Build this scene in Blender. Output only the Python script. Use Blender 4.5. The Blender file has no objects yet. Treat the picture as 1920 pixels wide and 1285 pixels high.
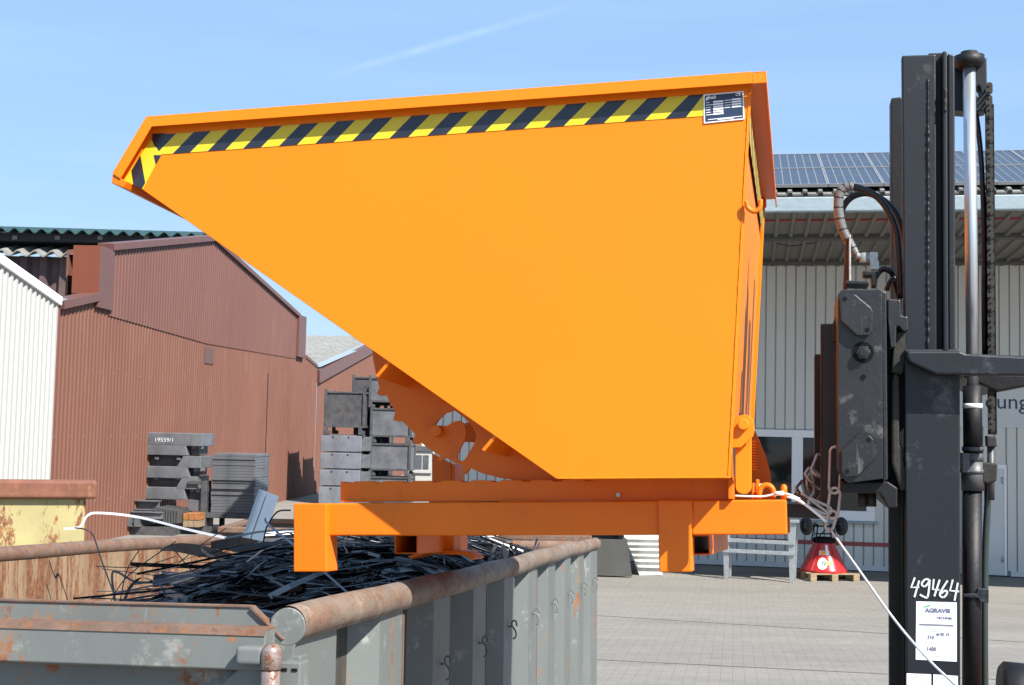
import bpy, bmesh, math, random
from mathutils import Vector, Matrix
from mathutils.geometry import tessellate_polygon
random.seed(11)
R = math.radians
S = bpy.context.scene

# ------------------------------------------------------------------ camera
EYE = Vector((0, 0, 2.65)); FPX = 2400.0
th, ph = math.atan(162.5/2400), 0.022
Fw = Vector((0, math.cos(th), math.sin(th)))
r0 = Vector((1, 0, 0)); u0 = Vector((0, -math.sin(th), math.cos(th)))
Rt = math.cos(ph)*r0 + math.sin(ph)*u0
Up = -math.sin(ph)*r0 + math.cos(ph)*u0
cam = bpy.data.cameras.new('camera'); camo = bpy.data.objects.new('camera', cam)
S.collection.objects.link(camo)
cam.sensor_width = 36; cam.lens = FPX/1920*36; cam.clip_end = 3000; cam.clip_start = 0.05
m = Matrix.Identity(4)
for i in range(3):
    m[i][0], m[i][1], m[i][2], m[i][3] = Rt[i], Up[i], -Fw[i], EYE[i]
camo.matrix_world = m
S.camera = camo

# ------------------------------------------------------------------ light
SUN = Vector((-0.90, 1.0, -1.35)).normalized()          # the way the light travels
el = math.asin(-SUN.z); az = math.atan2(-SUN.x, -SUN.y)   # azimuth of the sun from +Y towards +X
w = bpy.data.worlds.new('World'); S.world = w; w.use_nodes = True
nt = w.node_tree; nt.nodes.clear()
sky = nt.nodes.new('ShaderNodeTexSky'); sky.sky_type = 'NISHITA'; sky.sun_disc = False
sky.sun_elevation = el; sky.sun_rotation = az; sky.altitude = 60; sky.air_density = 1.25; sky.dust_density = 1.1; sky.ozone_density = 2.2
bg = nt.nodes.new('ShaderNodeBackground'); bg.inputs[1].default_value = 0.10
wo = nt.nodes.new('ShaderNodeOutputWorld')
# thin high cirrus mixed into the sky
geo = nt.nodes.new('ShaderNodeTexCoord')
mp = nt.nodes.new('ShaderNodeMapping'); mp.inputs['Rotation'].default_value = (0, R(22), 0); mp.inputs['Scale'].default_value = (1.2, 1.5, 16)
nz = nt.nodes.new('ShaderNodeTexNoise'); nz.inputs['Scale'].default_value = 1.6; nz.inputs['Detail'].default_value = 7; nz.inputs['Roughness'].default_value = .55
cr = nt.nodes.new('ShaderNodeValToRGB'); cr.color_ramp.elements[0].position = .45; cr.color_ramp.elements[1].position = .85
cr.color_ramp.elements[1].color = (.07, .07, .07, 1)
mx = nt.nodes.new('ShaderNodeMixRGB'); mx.inputs[2].default_value = (7.2, 7.6, 8.2, 1)
nt.links.new(geo.outputs['Generated'], mp.inputs[0]); nt.links.new(mp.outputs[0], nz.inputs[0])
nt.links.new(nz.outputs[0], cr.inputs[0]); nt.links.new(cr.outputs[0], mx.inputs[0])
hz_ = nt.nodes.new('ShaderNodeMixRGB'); hz_.inputs[0].default_value = .72; hz_.inputs[2].default_value = (1.66, 2.82, 4.6, 1)   # even pale summer haze over the blue
nt.links.new(sky.outputs[0], hz_.inputs[1]); nt.links.new(hz_.outputs[0], mx.inputs[1])
# an old contrail: a thin soft arc of cirrus
def _ray(px, py): return (Fw*2400+Rt*(px-960)-Up*(py-642.5)).normalized()
ca, cb = _ray(640, 136), _ray(1045, 18); cn = ca.cross(cb).normalized(); cm = (ca+cb).normalized()
def _vm(op, vec):
    q = nt.nodes.new('ShaderNodeVectorMath'); q.operation = op; nt.links.new(geo.outputs['Generated'], q.inputs[0]); q.inputs[1].default_value = vec; return q.outputs['Value']
def _mm(op, a, b_, cl=False):
    q = nt.nodes.new('ShaderNodeMath'); q.operation = op; q.use_clamp = cl
    for i, x in enumerate((a, b_)):
        if isinstance(x, (int, float)): q.inputs[i].default_value = x
        elif x is not None: nt.links.new(x, q.inputs[i])
    return q.outputs[0]
line = _mm('SUBTRACT', 1, _mm('DIVIDE', _mm('ABSOLUTE', _vm('DOT_PRODUCT', cn), 0), .0042), True)
ends = _mm('SUBTRACT', 1, _mm('DIVIDE', _mm('SUBTRACT', 1, _vm('DOT_PRODUCT', cm)), .0050), True)
nz2 = nt.nodes.new('ShaderNodeTexNoise'); nz2.inputs['Scale'].default_value = 60; nt.links.new(geo.outputs['Generated'], nz2.inputs[0])
trail = _mm('MULTIPLY', _mm('MULTIPLY', line, ends), _mm('MULTIPLY', nz2.outputs[0], .17))
mx2 = nt.nodes.new('ShaderNodeMixRGB'); mx2.inputs[2].default_value = (7, 7.4, 8, 1)
nt.links.new(trail, mx2.inputs[0]); nt.links.new(mx.outputs[0], mx2.inputs[1]); nt.links.new(mx2.outputs[0], bg.inputs[0]); nt.links.new(bg.outputs[0], wo.inputs[0])
sun = bpy.data.lights.new('sun', 'SUN'); sun.energy = 5.0; sun.angle = R(.55); sun.color = (1, .945, .86)
suno = bpy.data.objects.new('sun', sun); S.collection.objects.link(suno)
suno.rotation_euler = SUN.to_track_quat('-Z', 'Y').to_euler(); suno.location = (20, -20, 30)
S.view_settings.view_transform = 'Standard'; S.view_settings.look = 'None'
S.view_settings.exposure = 1.1; S.view_settings.gamma = 1

# ------------------------------------------------------------------ frames and projection
def ray(px, py):
    d = Fw*FPX + Rt*(px-960) - Up*(py-642.5)
    return d/d.y
def P(px, py, Y): return EYE + ray(px, py)*Y
class Fr:
    def __init__(s, O, U, V, W): s.O, s.U, s.V, s.W = Vector(O), Vector(U).normalized(), Vector(V).normalized(), Vector(W).normalized()
    def pt(s, u, v, w): return s.O + s.U*u + s.V*v + s.W*w
    def loc(s, p): q = Vector(p)-s.O; return Vector((q.dot(s.U), q.dot(s.V), q.dot(s.W)))
    def pix(s, px, py, v):                   # local (u, w) of a point measured in the photograph, on the plane v
        d = ray(px, py); t = ((s.O + s.V*v - EYE).dot(s.V))/d.dot(s.V)
        q = s.loc(EYE + d*t); return (q.x, q.z)
    def pu(s, px, py, u):                    # on the plane u: local (v, w)
        d = ray(px, py); t = ((s.O + s.U*u - EYE).dot(s.U))/d.dot(s.U)
        q = s.loc(EYE + d*t); return (q.y, q.z)
WF = Fr((0, 0, 0), (1, 0, 0), (0, 1, 0), (0, 0, 1))
def px2m(dpx, Y): return dpx*Y/FPX

# ------------------------------------------------------------------ mesh builder
class MB:
    def __init__(s, fr=WF): s.v = []; s.f = []; s.m = []; s.s = []; s.fr = fr; s.mi = 0
    def add(s, vs, fs, smooth=False):
        n = len(s.v); s.v += [Vector(p) for p in vs]
        for f in fs: s.f.append([n+i for i in f]); s.m.append(s.mi); s.s.append(smooth)
        return s
    def box(s, u0, u1, v0, v1, w0, w1, fr=None):
        fr = fr or s.fr
        P8 = [fr.pt(u, v, w) for w in (w0, w1) for v in (v0, v1) for u in (u0, u1)]
        return s.add(P8, [(0, 2, 3, 1), (4, 5, 7, 6), (0, 1, 5, 4), (2, 6, 7, 3), (0, 4, 6, 2), (1, 3, 7, 5)])
    def prism(s, pts, v0, v1, holes=(), fr=None):
        fr = fr or s.fr
        rings = [list(pts)] + [list(h) for h in holes]
        flat = [p for r in rings for p in r]; n = len(flat)
        tri = tessellate_polygon([[Vector((p[0], p[1], 0)) for p in r] for r in rings])
        vs = [fr.pt(p[0], v0, p[1]) for p in flat] + [fr.pt(p[0], v1, p[1]) for p in flat]
        if holes:
            fs = [tuple(t) for t in tri] + [tuple(i+n for i in reversed(t)) for t in tri]
        else:
            fs = [tuple(range(n)), tuple(range(2*n-1, n-1, -1))]
            if len(pts) > 8: fs = [tuple(t) for t in tri] + [tuple(i+n for i in reversed(t)) for t in tri]
        k = 0
        for r in rings:
            c = len(r)
            for i in range(c): fs.append((k+i, k+(i+1) % c, n+k+(i+1) % c, n+k+i))
            k += c
        return s.add(vs, fs)
    def tube(s, pts, r, seg=10, caps=True, closed=False):
        pts = [Vector(p) for p in pts]; n = len(pts); vs = []; fs = []
        rr = r if isinstance(r, (list, tuple)) else [r]*n
        prev = None
        for i, p in enumerate(pts):
            if closed: t = pts[(i+1) % n]-pts[i-1]
            else: t = pts[min(i+1, n-1)]-pts[max(i-1, 0)]
            t.normalize()
            if prev is None:
                a = Vector((0, 0, 1)) if abs(t.z) < .9 else Vector((1, 0, 0))
                x = t.cross(a).normalized()
            else: x = (prev - t*prev.dot(t)).normalized()
            prev = x; y = t.cross(x)
            for j in range(seg):
                an = 2*math.pi*j/seg; vs.append(p + (x*math.cos(an)+y*math.sin(an))*rr[i])
        m_ = n if closed else n-1
        for i in range(m_):
            for j in range(seg):
                a, b = i*seg+j, i*seg+(j+1) % seg; i2 = (i+1) % n
                fs.append((a, b, i2*seg+(j+1) % seg, i2*seg+j))
        s.add(vs, fs, True)
        if caps and not closed:
            k = len(s.v)-n*seg
            for base in (0, (n-1)*seg):
                s.f.append([k+base+j for j in range(seg)]); s.m.append(s.mi); s.s.append(False)
        return s
    def cyl(s, p0, p1, r, seg=20, r1=None): return s.tube([p0, p1], [r, r if r1 is None else r1], seg)
    def lathe(s, c, axis, prof, seg=32):     # prof: (radius, height)
        ax = Vector(axis).normalized(); a = Vector((0, 0, 1)) if abs(ax.z) < .9 else Vector((1, 0, 0))
        x = ax.cross(a).normalized(); y = ax.cross(x); vs = []; fs = []
        for r, h in prof:
            for j in range(seg):
                an = 2*math.pi*j/seg; vs.append(Vector(c)+ax*h+(x*math.cos(an)+y*math.sin(an))*r)
        for i in range(len(prof)-1):
            for j in range(seg):
                fs.append((i*seg+j, i*seg+(j+1) % seg, (i+1)*seg+(j+1) % seg, (i+1)*seg+j))
        return s.add(vs, fs, True)
    def ribbon(s, pts, wid, side, t=.0012):  # a flat strip: pts centre line, side(i) direction across
        vs = []; fs = []; n = len(pts)
        for i, p in enumerate(pts):
            p = Vector(p); tg = (Vector(pts[min(i+1, n-1)])-Vector(pts[max(i-1, 0)])).normalized()
            sd = Vector(side(i) if callable(side) else side); sd = (sd-tg*sd.dot(tg)).normalized(); nn = tg.cross(sd)
            ww = wid(i/(n-1)) if callable(wid) else wid
            for a, b in ((-1, -1), (1, -1), (1, 1), (-1, 1)): vs.append(p+sd*a*ww/2+nn*b*t/2)
        for i in range(n-1):
            for j in range(4): fs.append((i*4+j, i*4+(j+1) % 4, i*4+4+(j+1) % 4, i*4+4+j))
        fs += [(0, 1, 2, 3), (n*4-4, n*4-3, n*4-2, n*4-1)]
        return s.add(vs, fs)
    def build(s, name, mats, parent=None, bevel=0, seg=2, origin=None, loc=None):
        me = bpy.data.meshes.new(name)
        if parent is not None:
            o0 = Vector((0, 0, 0)); q = parent
            while q is not None: o0 += Vector(q.location); q = q.parent
        elif loc is not None: o0 = Vector(loc)
        else:
            xs = [p.x for p in s.v]; ys = [p.y for p in s.v]; zs = [p.z for p in s.v]
            o0 = Vector(((min(xs)+max(xs))/2, (min(ys)+max(ys))/2, min(zs)))
        me.from_pydata([p-o0 for p in s.v], [], s.f); me.update()
        if not isinstance(mats, (list, tuple)): mats = [mats]
        for mm in mats: me.materials.append(mm)
        me.polygons.foreach_set('material_index', s.m); me.polygons.foreach_set('use_smooth', s.s)
        b = bmesh.new(); b.from_mesh(me); bmesh.ops.recalc_face_normals(b, faces=b.faces); b.to_mesh(me); b.free()
        o = bpy.data.objects.new(name, me); S.collection.objects.link(o)
        if parent is not None: o.parent = parent
        else: o.location = o0
        if bevel:
            md = o.modifiers.new('bevel', 'BEVEL'); md.width = bevel; md.segments = seg; md.limit_method = 'ANGLE'; md.angle_limit = R(40)
        return o
def tag(o, label, cat, group=None, kind=None):
    o['label'] = label; o['category'] = cat
    if group: o['group'] = group
    if kind: o['kind'] = kind
    return o
def thing(name, loc, label, cat, group=None):
    o = bpy.data.objects.new(name, None); o.empty_display_size = .1; o.location = loc
    S.collection.objects.link(o); return tag(o, label, cat, group)
def struct(o): o['kind'] = 'structure'; return o
def copy_tree(o, parent=None, delta=None):
    c = o.copy(); S.collection.objects.link(c)
    if parent is not None: c.parent = parent
    if delta is not None: c.location = o.location + Vector(delta)
    for ch in list(o.children): copy_tree(ch, c)
    return c
def text_into(mb, fr_fn, txt, size, align='LEFT', offset=0):
    cu = bpy.data.curves.new('t', 'FONT'); cu.body = txt; cu.size = size; cu.align_x = align; cu.offset = offset; cu.resolution_u = 3
    ob = bpy.data.objects.new('t', cu); S.collection.objects.link(ob)
    dg = bpy.context.evaluated_depsgraph_get(); me = bpy.data.meshes.new_from_object(ob.evaluated_get(dg))
    mb.add([fr_fn(v.co.x, v.co.y) for v in me.vertices], [tuple(p.vertices) for p in me.polygons])
    bpy.data.objects.remove(ob); bpy.data.curves.remove(cu); bpy.data.meshes.remove(me)

def spline(pts, n=40):
    pts = [Vector(p) for p in pts]; out = []; m_ = len(pts)-1
    for i in range(n+1):
        t = i/n*m_; k = min(int(t), m_-1); t -= k
        p0, p1, p2, p3 = pts[max(k-1, 0)], pts[k], pts[k+1], pts[min(k+2, m_)]
        out.append(.5*((2*p1)+(p2-p0)*t+(2*p0-5*p1+4*p2-p3)*t*t+(3*p1-p0-3*p2+p3)*t**3))
    return out
spline_ = spline
# ------------------------------------------------------------------ materials
def mat(name, col, rough=.6, metal=0, var=.12, vscale=3, stretch=(1, 1, 1), rust=0, rustcol=(0.166, 0.054, 0.018), rust2=(0.302, 0.122, 0.0396),
        rscale=5, rstretch=(1, 1, 1), rsoft=.05, bump=0, bscale=40, spec=.5, coat=0, scratch=0, scratchcol=(0.375, 0.375, 0.375), dirt=0, dirtcol=(0.14, 0.105, 0.07), aniso_n=0):
    M = bpy.data.materials.new(name); M.use_nodes = True; t = M.node_tree; N = t.nodes; L = t.links
    b = N['Principled BSDF']; b.inputs['Roughness'].default_value = rough; b.inputs['Metallic'].default_value = metal
    b.inputs['Specular IOR Level'].default_value = spec
    if coat: b.inputs['Coat Weight'].default_value = coat; b.inputs['Coat Roughness'].default_value = .12
    tc = N.new('ShaderNodeTexCoord')
    def noise(scale, st, detail=6, rgh=.6, off=0):
        mp = N.new('ShaderNodeMapping'); mp.inputs['Scale'].default_value = st; mp.inputs['Location'].default_value = (off, off*1.7, off*.6)
        n = N.new('ShaderNodeTexNoise'); n.inputs['Scale'].default_value = scale; n.inputs['Detail'].default_value = detail; n.inputs['Roughness'].default_value = rgh
        L.new(tc.outputs['Object'], mp.inputs[0]); L.new(mp.outputs[0], n.inputs[0]); return n.outputs[0]
    def ramp(x, a, c, v0=0, v1=1):
        r = N.new('ShaderNodeMapRange'); r.inputs[1].default_value = a; r.inputs[2].default_value = c; r.inputs[3].default_value = v0; r.inputs[4].default_value = v1
        L.new(x, r.inputs[0]); return r.outputs[0]
    def mix(f, a, c):
        q = N.new('ShaderNodeMixRGB')
        L.new(f, q.inputs[0])
        for i, x in ((1, a), (2, c)):
            if isinstance(x, tuple): q.inputs[i].default_value = (*x, 1)
            else: L.new(x, q.inputs[i])
        return q.outputs[0]
    c1 = tuple(max(0, x*(1-var)) for x in col); c2 = tuple(min(1, x*(1+var)) for x in col)
    cc = mix(ramp(noise(vscale, stretch), .3, .7), c1, c2)
    rg = None
    if dirt:
        cc = mix(ramp(noise(2.3, (1, 1, .35), off=5), .62-dirt*.25, .8, 0, .8), cc, dirtcol)
    if scratch:
        sc = ramp(noise(9, (1, 1, 1), 9, .75, off=9), .60-scratch*.12, .70, 0, .75); cc = mix(sc, cc, scratchcol)
        sc2 = ramp(noise(3, (14, 14, .9), 4, .6, off=3), .68, .74, 0, .55); cc = mix(sc2, cc, scratchcol)
    if rust:
        nm = noise(rscale, rstretch, 10, .70, off=2)
        av = N.new('ShaderNodeMath'); av.operation = 'MULTIPLY_ADD'; av.inputs[1].default_value = .35; L.new(noise(rscale*7, rstretch, 6, .7, off=4), av.inputs[0])
        sc_ = N.new('ShaderNodeMath'); sc_.operation = 'MULTIPLY'; sc_.inputs[1].default_value = .65; L.new(nm, sc_.inputs[0]); L.new(sc_.outputs[0], av.inputs[2]); nm = av.outputs[0]
        th_ = .655-rust*.28
        rm = ramp(nm, th_, th_+rsoft)
        rc = mix(ramp(noise(rscale*4, (1, 1, 1), 5, off=7), .35, .65), rustcol, rust2)
        cc = mix(rm, cc, rc)
        rg = ramp(rm, 0, 1, rough, .85); L.new(rg, b.inputs['Roughness'])
    L.new(cc, b.inputs['Base Color'])
    if bump:
        bp = N.new('ShaderNodeBump'); bp.inputs['Strength'].default_value = min(1, bump); bp.inputs['Distance'].default_value = .004*max(1, bump)
        L.new(noise(bscale, (1, 1, 1), 5), bp.inputs['Height']); L.new(bp.outputs[0], b.inputs['Normal'])
    return M
ORANGE = mat('orange_paint', (.77, .190, .004), .42, var=.03, vscale=1.6, bump=.06, bscale=9, spec=.28, dirt=.10, dirtcol=(.66, .165, .008))
ORANGE2 = mat('orange_frame_paint', (.76, .160, .004), .42, var=.05, vscale=5, bump=.12, bscale=55, spec=.3, scratch=.02, scratchcol=(.55, .12, .02))
YEL = mat('tape_yellow', (0.612, 0.475, 0.0216), .35, var=.04, spec=.4); BLK = mat('tape_black', (.018, .02, .03), .22, var=.25, vscale=14, spec=.6)
SLATE = mat('mast_slate', (0.00361, 0.00591, 0.0106), .5, var=.25, vscale=6, bump=.07, bscale=90, spec=.5, scratch=.12, scratchcol=(0.0675, 0.075, 0.0825), stretch=(1, 1, .3))
SLATE2 = mat('mast_dark', (0.00449, 0.00524, 0.00673), .55, var=.3, vscale=9, bump=0.23, bscale=70, spec=.4)
CARR = mat('carriage_steel', (0.01, 0.0112, 0.0129), .42, var=.3, vscale=7, bump=0.32, bscale=60, spec=.6, scratch=.30, scratchcol=(0.15, 0.15, 0.15), rust=.08, rscale=9, dirt=.12, dirtcol=(0.084, 0.07, 0.056))
CAST = mat('cast_iron', (0.028, 0.0263, 0.0235), .7, var=.3, vscale=12, bump=0.45, bscale=60, spec=.35)
FORK = mat('fork_steel', (0.0096, 0.0084, 0.0084), .45, var=.4, vscale=7, rust=.22, rustcol=(0.0432, 0.0158, 0.00864), rust2=(0.115, 0.036, 0.0144), rscale=6, rstretch=(1, 1, .4), bump=0.23)
RUSTY = mat('rusty_edge', (0.084, 0.035, 0.0196), .8, var=.5, vscale=20, bump=0.23)
CHROME = mat('chrome', (.55, .60, .64), .32, .75, var=.05, vscale=30, stretch=(1, 1, .1))
ZINC = mat('zinc_steel', (.42, .43, .42), .38, .35, var=.2, vscale=60, rust=.06, rscale=40)
HOSE = mat('hose_rubber', (.008, .009, .012), .45, var=.2, spec=.5)
SLEEVE = mat('hose_sleeve', (.13, .125, .125), .35, var=.2, vscale=30, scratch=.3)
GREYC = mat('container_grey', (0.11, 0.124, 0.122), .55, var=.10, vscale=3, stretch=(1, 1, .4), rust=.30, rscale=5, rstretch=(1, 1, .35), bump=0.16, bscale=18, scratch=.1, scratchcol=(0.315, 0.323, 0.307))
GREYE = mat('container_grey_end', (0.129, 0.142, 0.137), .55, var=.12, vscale=4, stretch=(1, 1, .3), rust=.40, rscale=5.5, rstretch=(.8, 1, .6), bump=0.16, bscale=18, scratch=.25, scratchcol=(0.323, 0.315, 0.285))
RIMR = mat('container_rim', (.155, .125, .10), .6, var=.25, vscale=8, rust=.66, rustcol=(.085, .04, .024), rust2=(.19, .085, .04), rscale=9, rstretch=(1, .45, 1.6), bump=0.23, bscale=40, scratch=.2, scratchcol=(0.338, 0.285, 0.24), rsoft=.16)
RIMEDGE = mat('container_edge_rust', (0.134, 0.0864, 0.0648), .8, var=.3, vscale=14, rust=.58, rscale=16, rustcol=(.10, .042, .022), rust2=(.20, .09, .042), bump=0.23, rsoft=.08)
INNER = mat('container_inner', (.245, .165, .10), .75, var=.25, vscale=10, stretch=(1, 1, .18), rust=.62, rustcol=(.10, .036, .018), rust2=(.22, .09, .038), rscale=10, rstretch=(1, 1, .13), bump=0.23, bscale=30, rsoft=.045)
YELC = mat('yellow_container', (0.335, 0.289, 0.133), .65, var=.12, rust=.46, rustcol=(0.115, 0.0432, 0.0252), rust2=(0.238, 0.0864, 0.0288), rscale=4.2, rstretch=(1, 1, .42), bump=0.18, rsoft=.05)
RUSTR = mat('rust_beam', (0.165, 0.0627, 0.0363), .75, var=.25, vscale=8, rust=.42, rustcol=(0.137, 0.0468, 0.0252), rust2=(0.36, 0.187, 0.0576), rscale=7, rstretch=(2.2, 2.2, .5), bump=0.23, rsoft=.1)
BROWN = mat('brown_sheet', (0.129, 0.0555, 0.0439), .62, var=.08, vscale=.7, stretch=(1, 1, .35), bump=0.045, dirt=.18, dirtcol=(.15, .078, .058))
BROWN2 = mat('brown_sheet_old', (0.142, 0.0571, 0.0374), .66, var=.09, vscale=.6, stretch=(1, 1, .3), bump=0.045, dirt=.42, dirtcol=(.165, .085, .055))
BROWNP = mat('brown_flashing', (0.116, 0.0515, 0.0412), .45, var=.07, vscale=1.5)
BROWNL = mat('brown_flashing_lit', (0.16, 0.0446, 0.0208), .42, var=.05)
WHITE = mat('white_sheet', (0.37, 0.375, 0.36), .5, var=.05, vscale=1, stretch=(1, 1, .3))
GREYS = mat('hall_sheet', (0.572, 0.572, 0.539), .5, var=.06, vscale=1.2, stretch=(1, 1, .3))
GREYL = mat('hall_flat', (0.56, 0.58, 0.58), .5, var=.04)
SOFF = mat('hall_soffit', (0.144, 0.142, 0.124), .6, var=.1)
DARKB = mat('canopy_beam', (0.0723, 0.0723, 0.0701), .7, var=.2, vscale=4)
GUTT = mat('gutter_zinc', (0.264, 0.328, 0.36), .55, .2, var=.12, vscale=8, stretch=(1, 1, 3))
REDP = mat('red_pipe', (.28, .055, .055), .5, var=.1)
ETER = mat('fibre_cement', (0.18, 0.18, 0.169), .85, var=.25, vscale=2.5, bump=0.23, dirt=.3, dirtcol=(0.14, 0.14, 0.126))
DARKW = mat('dark_wall', (0.088, 0.054, 0.054), .7, var=.3, vscale=2)
BLACKR = mat('underside_black', (.02, .02, .024), .7, var=.2)
TEAL = mat('teal_sheet', (0.0162, 0.0459, 0.0432), .5, var=.2)
STEEL = mat('mill_steel', (0.14, 0.149, 0.165), .45, .35, var=.35, vscale=2.2, bump=0.068, scratch=.15, scratchcol=(0.21, 0.203, 0.195), rust=.22, rscale=7)
STEELB = mat('blued_steel', (0.243, 0.261, 0.304), .38, .5, var=.3, vscale=1.5, rust=.08, rscale=6, rust2=(0.288, 0.144, 0.0576))
DSTEEL = mat('dark_steel', (0.0805, 0.0837, 0.0902), .5, .3, var=.35, vscale=5, rust=.24, rscale=5)
WOOD = mat('pallet_wood', (0.26, 0.192, 0.118), .8, var=.25, vscale=8, stretch=(1, 4, 4), bump=0.18)
OWOOD = mat('orange_pallet', (0.298, 0.118, 0.0372), .8, var=.2, vscale=8)
GALV = mat('galvanised', (0.385, 0.42, 0.434), .38, .55, var=.18, vscale=14, bump=0.09)
GALVB = mat('galvanised_blue', (0.238, 0.308, 0.385), .35, .45, var=.1, vscale=5)
WHITEP = mat('white_paint', (.78, .78, .78), .4, var=.02)
PAPER = mat('white_label', (.80, .80, .80), .5, var=.01)
INK = mat('label_ink', (.12, .13, .22), .6, var=.05); INKG = mat('label_grey', (.16, .17, .22), .6, var=.02); GREEN = mat('label_green', (.03, .32, .12), .5, var=.02)
CHALK = mat('chalk', (0.544, 0.608, 0.608), .9, var=.2, vscale=80)
RED = mat('red_paint', (0.425, 0.0153, 0.0153), .25, var=.06, coat=.4)
ORL = mat('orange_label', (.95, .35, .02), .5, var=.02)
RUB = mat('tyre_rubber', (0.035, 0.035, 0.0322), .8, var=.25, vscale=20, bump=0.36)
BLKM = mat('black_metal_and_hole_dark', (.004, .004, .005), .7, var=.2, spec=.2)  # also the painted dark inside recesses, bolt holes, slots and notches
PLATE = mat('plate_dark', (.02, .035, .075), .35, var=.1)
SCRAP = mat('black_strip', (.006, .006, .008), .20, .0, var=.5, vscale=9, spec=.55)
SCRAPM = mat('matt_strip', (.016, .016, .017), .5, .0, var=.5, vscale=11, spec=.4)
SCRAPB = mat('scrap_bed', (.006, .006, .007), .6, var=.6, vscale=30, bump=0.45, bscale=50)
SCRAPG = mat('grey_strip', (0.14, 0.154, 0.175), .3, .5, var=.3, vscale=8)
SCRAPW = mat('white_strip', (.74, .75, .78), .35, var=.06)
STRAP = mat('dark_blue_strap', (0.072, 0.096, 0.136), .35, .3, var=.2, vscale=20)
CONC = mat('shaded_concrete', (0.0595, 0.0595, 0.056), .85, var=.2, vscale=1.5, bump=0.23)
CREAM = mat('cream_sheet', (0.714, 0.693, 0.609), .6, var=.06)
GLASS = bpy.data.materials.new('window_glass'); GLASS.use_nodes = True
_b = GLASS.node_tree.nodes['Principled BSDF']; _b.inputs['Base Color'].default_value = (.012, .014, .014, 1); _b.inputs['Roughness'].default_value = .04; _b.inputs['Specular IOR Level'].default_value = .6
PV = mat('solar_cell', (0.0314, 0.0408, 0.0561), .3, var=.08, vscale=3, spec=.4)
PVL = mat('solar_frame', (0.25, 0.26, 0.27), .4, .3, var=.05)
# paving
PAV = bpy.data.materials.new('block_paving'); PAV.use_nodes = True
t = PAV.node_tree; N = t.nodes; L = t.links; b = N['Principled BSDF']; b.inputs['Roughness'].default_value = .88
tc = N.new('ShaderNodeTexCoord'); mp = N.new('ShaderNodeMapping'); mp.inputs['Rotation'].default_value = (0, 0, -math.atan2(1, .175))
L.new(tc.outputs['Object'], mp.inputs[0])
bk = N.new('ShaderNodeTexBrick'); bk.offset = .5; bk.inputs['Scale'].default_value = 1; bk.inputs['Brick Width'].default_value = .20; bk.inputs['Row Height'].default_value = .105
bk.inputs['Mortar Size'].default_value = .005; bk.inputs['Mortar Smooth'].default_value = .5; bk.inputs['Bias'].default_value = -.1
bk.inputs['Color1'].default_value = (.190, .178, .160, 1); bk.inputs['Color2'].default_value = (.202, .189, .171, 1); bk.inputs['Mortar'].default_value = (.176, .164, .148, 1)
L.new(mp.outputs[0], bk.inputs[0])
def _n(sc, st=(1, 1, 1), d=8):
    q = N.new('ShaderNodeMapping'); q.inputs['Scale'].default_value = st; q.inputs['Rotation'].default_value = (0, 0, R(-8)); L.new(tc.outputs['Object'], q.inputs[0])
    n = N.new('ShaderNodeTexNoise'); n.inputs['Scale'].default_value = sc; n.inputs['Detail'].default_value = d; n.inputs['Roughness'].default_value = .65; L.new(q.outputs[0], n.inputs[0]); return n.outputs[0]
def _mr(x, a, c, v0, v1):
    r = N.new('ShaderNodeMapRange'); 
    for i, q in enumerate((a, c, v0, v1)): r.inputs[1+i].default_value = q
    L.new(x, r.inputs[0]); return r.outputs[0]
def _mul(c, f):
    q = N.new('ShaderNodeMixRGB'); q.blend_type = 'MULTIPLY'; q.inputs[0].default_value = 1; L.new(c, q.inputs[1]); L.new(f, q.inputs[2]); return q.outputs[0]
c = _mul(bk.outputs[0], _mr(_n(.35, (.35, 2.2, 1)), .25, .75, .82, 1.16)); c = _mul(c, _mr(_n(3, (.6, 2, 1)), .2, .8, .86, 1.12)); c = _mul(c, _mr(_n(30), .2, .8, .86, 1.14))
c = _mul(c, _mr(_n(1.1, (1, 1, 1), 10), .60, .72, 1, .80)); c = _mul(c, _mr(_n(.9, (.12, 1.4, 1), 6), .62, .70, 1, 1.12))
L.new(c, b.inputs['Base Color'])
bp = N.new('ShaderNodeBump'); bp.inputs['Strength'].default_value = .5; bp.inputs['Distance'].default_value = .004; L.new(bk.outputs['Fac'], bp.inputs['Height']); bp.invert = True
L.new(bp.outputs[0], b.inputs['Normal'])
GUTM = mat('gutter_stone', (.175, .163, .147), .9, var=.25, vscale=5, bump=0.23)

# ------------------------------------------------------------------ ground
def gz(Y): return min(1.8, max(0, .06*(20-Y)))
g = MB(); ys = [-60, -10, 0, 5, 10, 14, 18, 20, 22, 26, 40, 80, 200, 1500]
vs = []
for y in ys:
    for x in (-1500, -60, 0, 60, 1500): vs.append((x, y, gz(y)))
fs = [(j*5+i, j*5+i+1, (j+1)*5+i+1, (j+1)*5+i) for j in range(len(ys)-1) for i in range(4)]
g.add(vs, fs); struct(g.build('ground', PAV, loc=(0, 0, 0)))
# drainage gutter lines in the paving
def gline(a, c_, wd):
    q = MB(); n = 10; vs = []
    A = Vector(a); B = Vector(c_); d = (B-A).normalized(); s_ = Vector((-d.y, d.x))*wd/2
    for i in range(n+1):
        p = A+(B-A)*i/n
        for k in (-1, 1):
            e = p+s_*k; vs.append((e.x, e.y, gz(e.y)+.004))
    q.add(vs, [(2*i, 2*i+1, 2*i+3, 2*i+2) for i in range(n)]); return q
struct(gline((-3, 19.8), (10, 13.3), .09).build('gutter', GUTM)); struct(gline((-1, 13.0), (9, 10.6), .05).build('gutter', GUTM))

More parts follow.
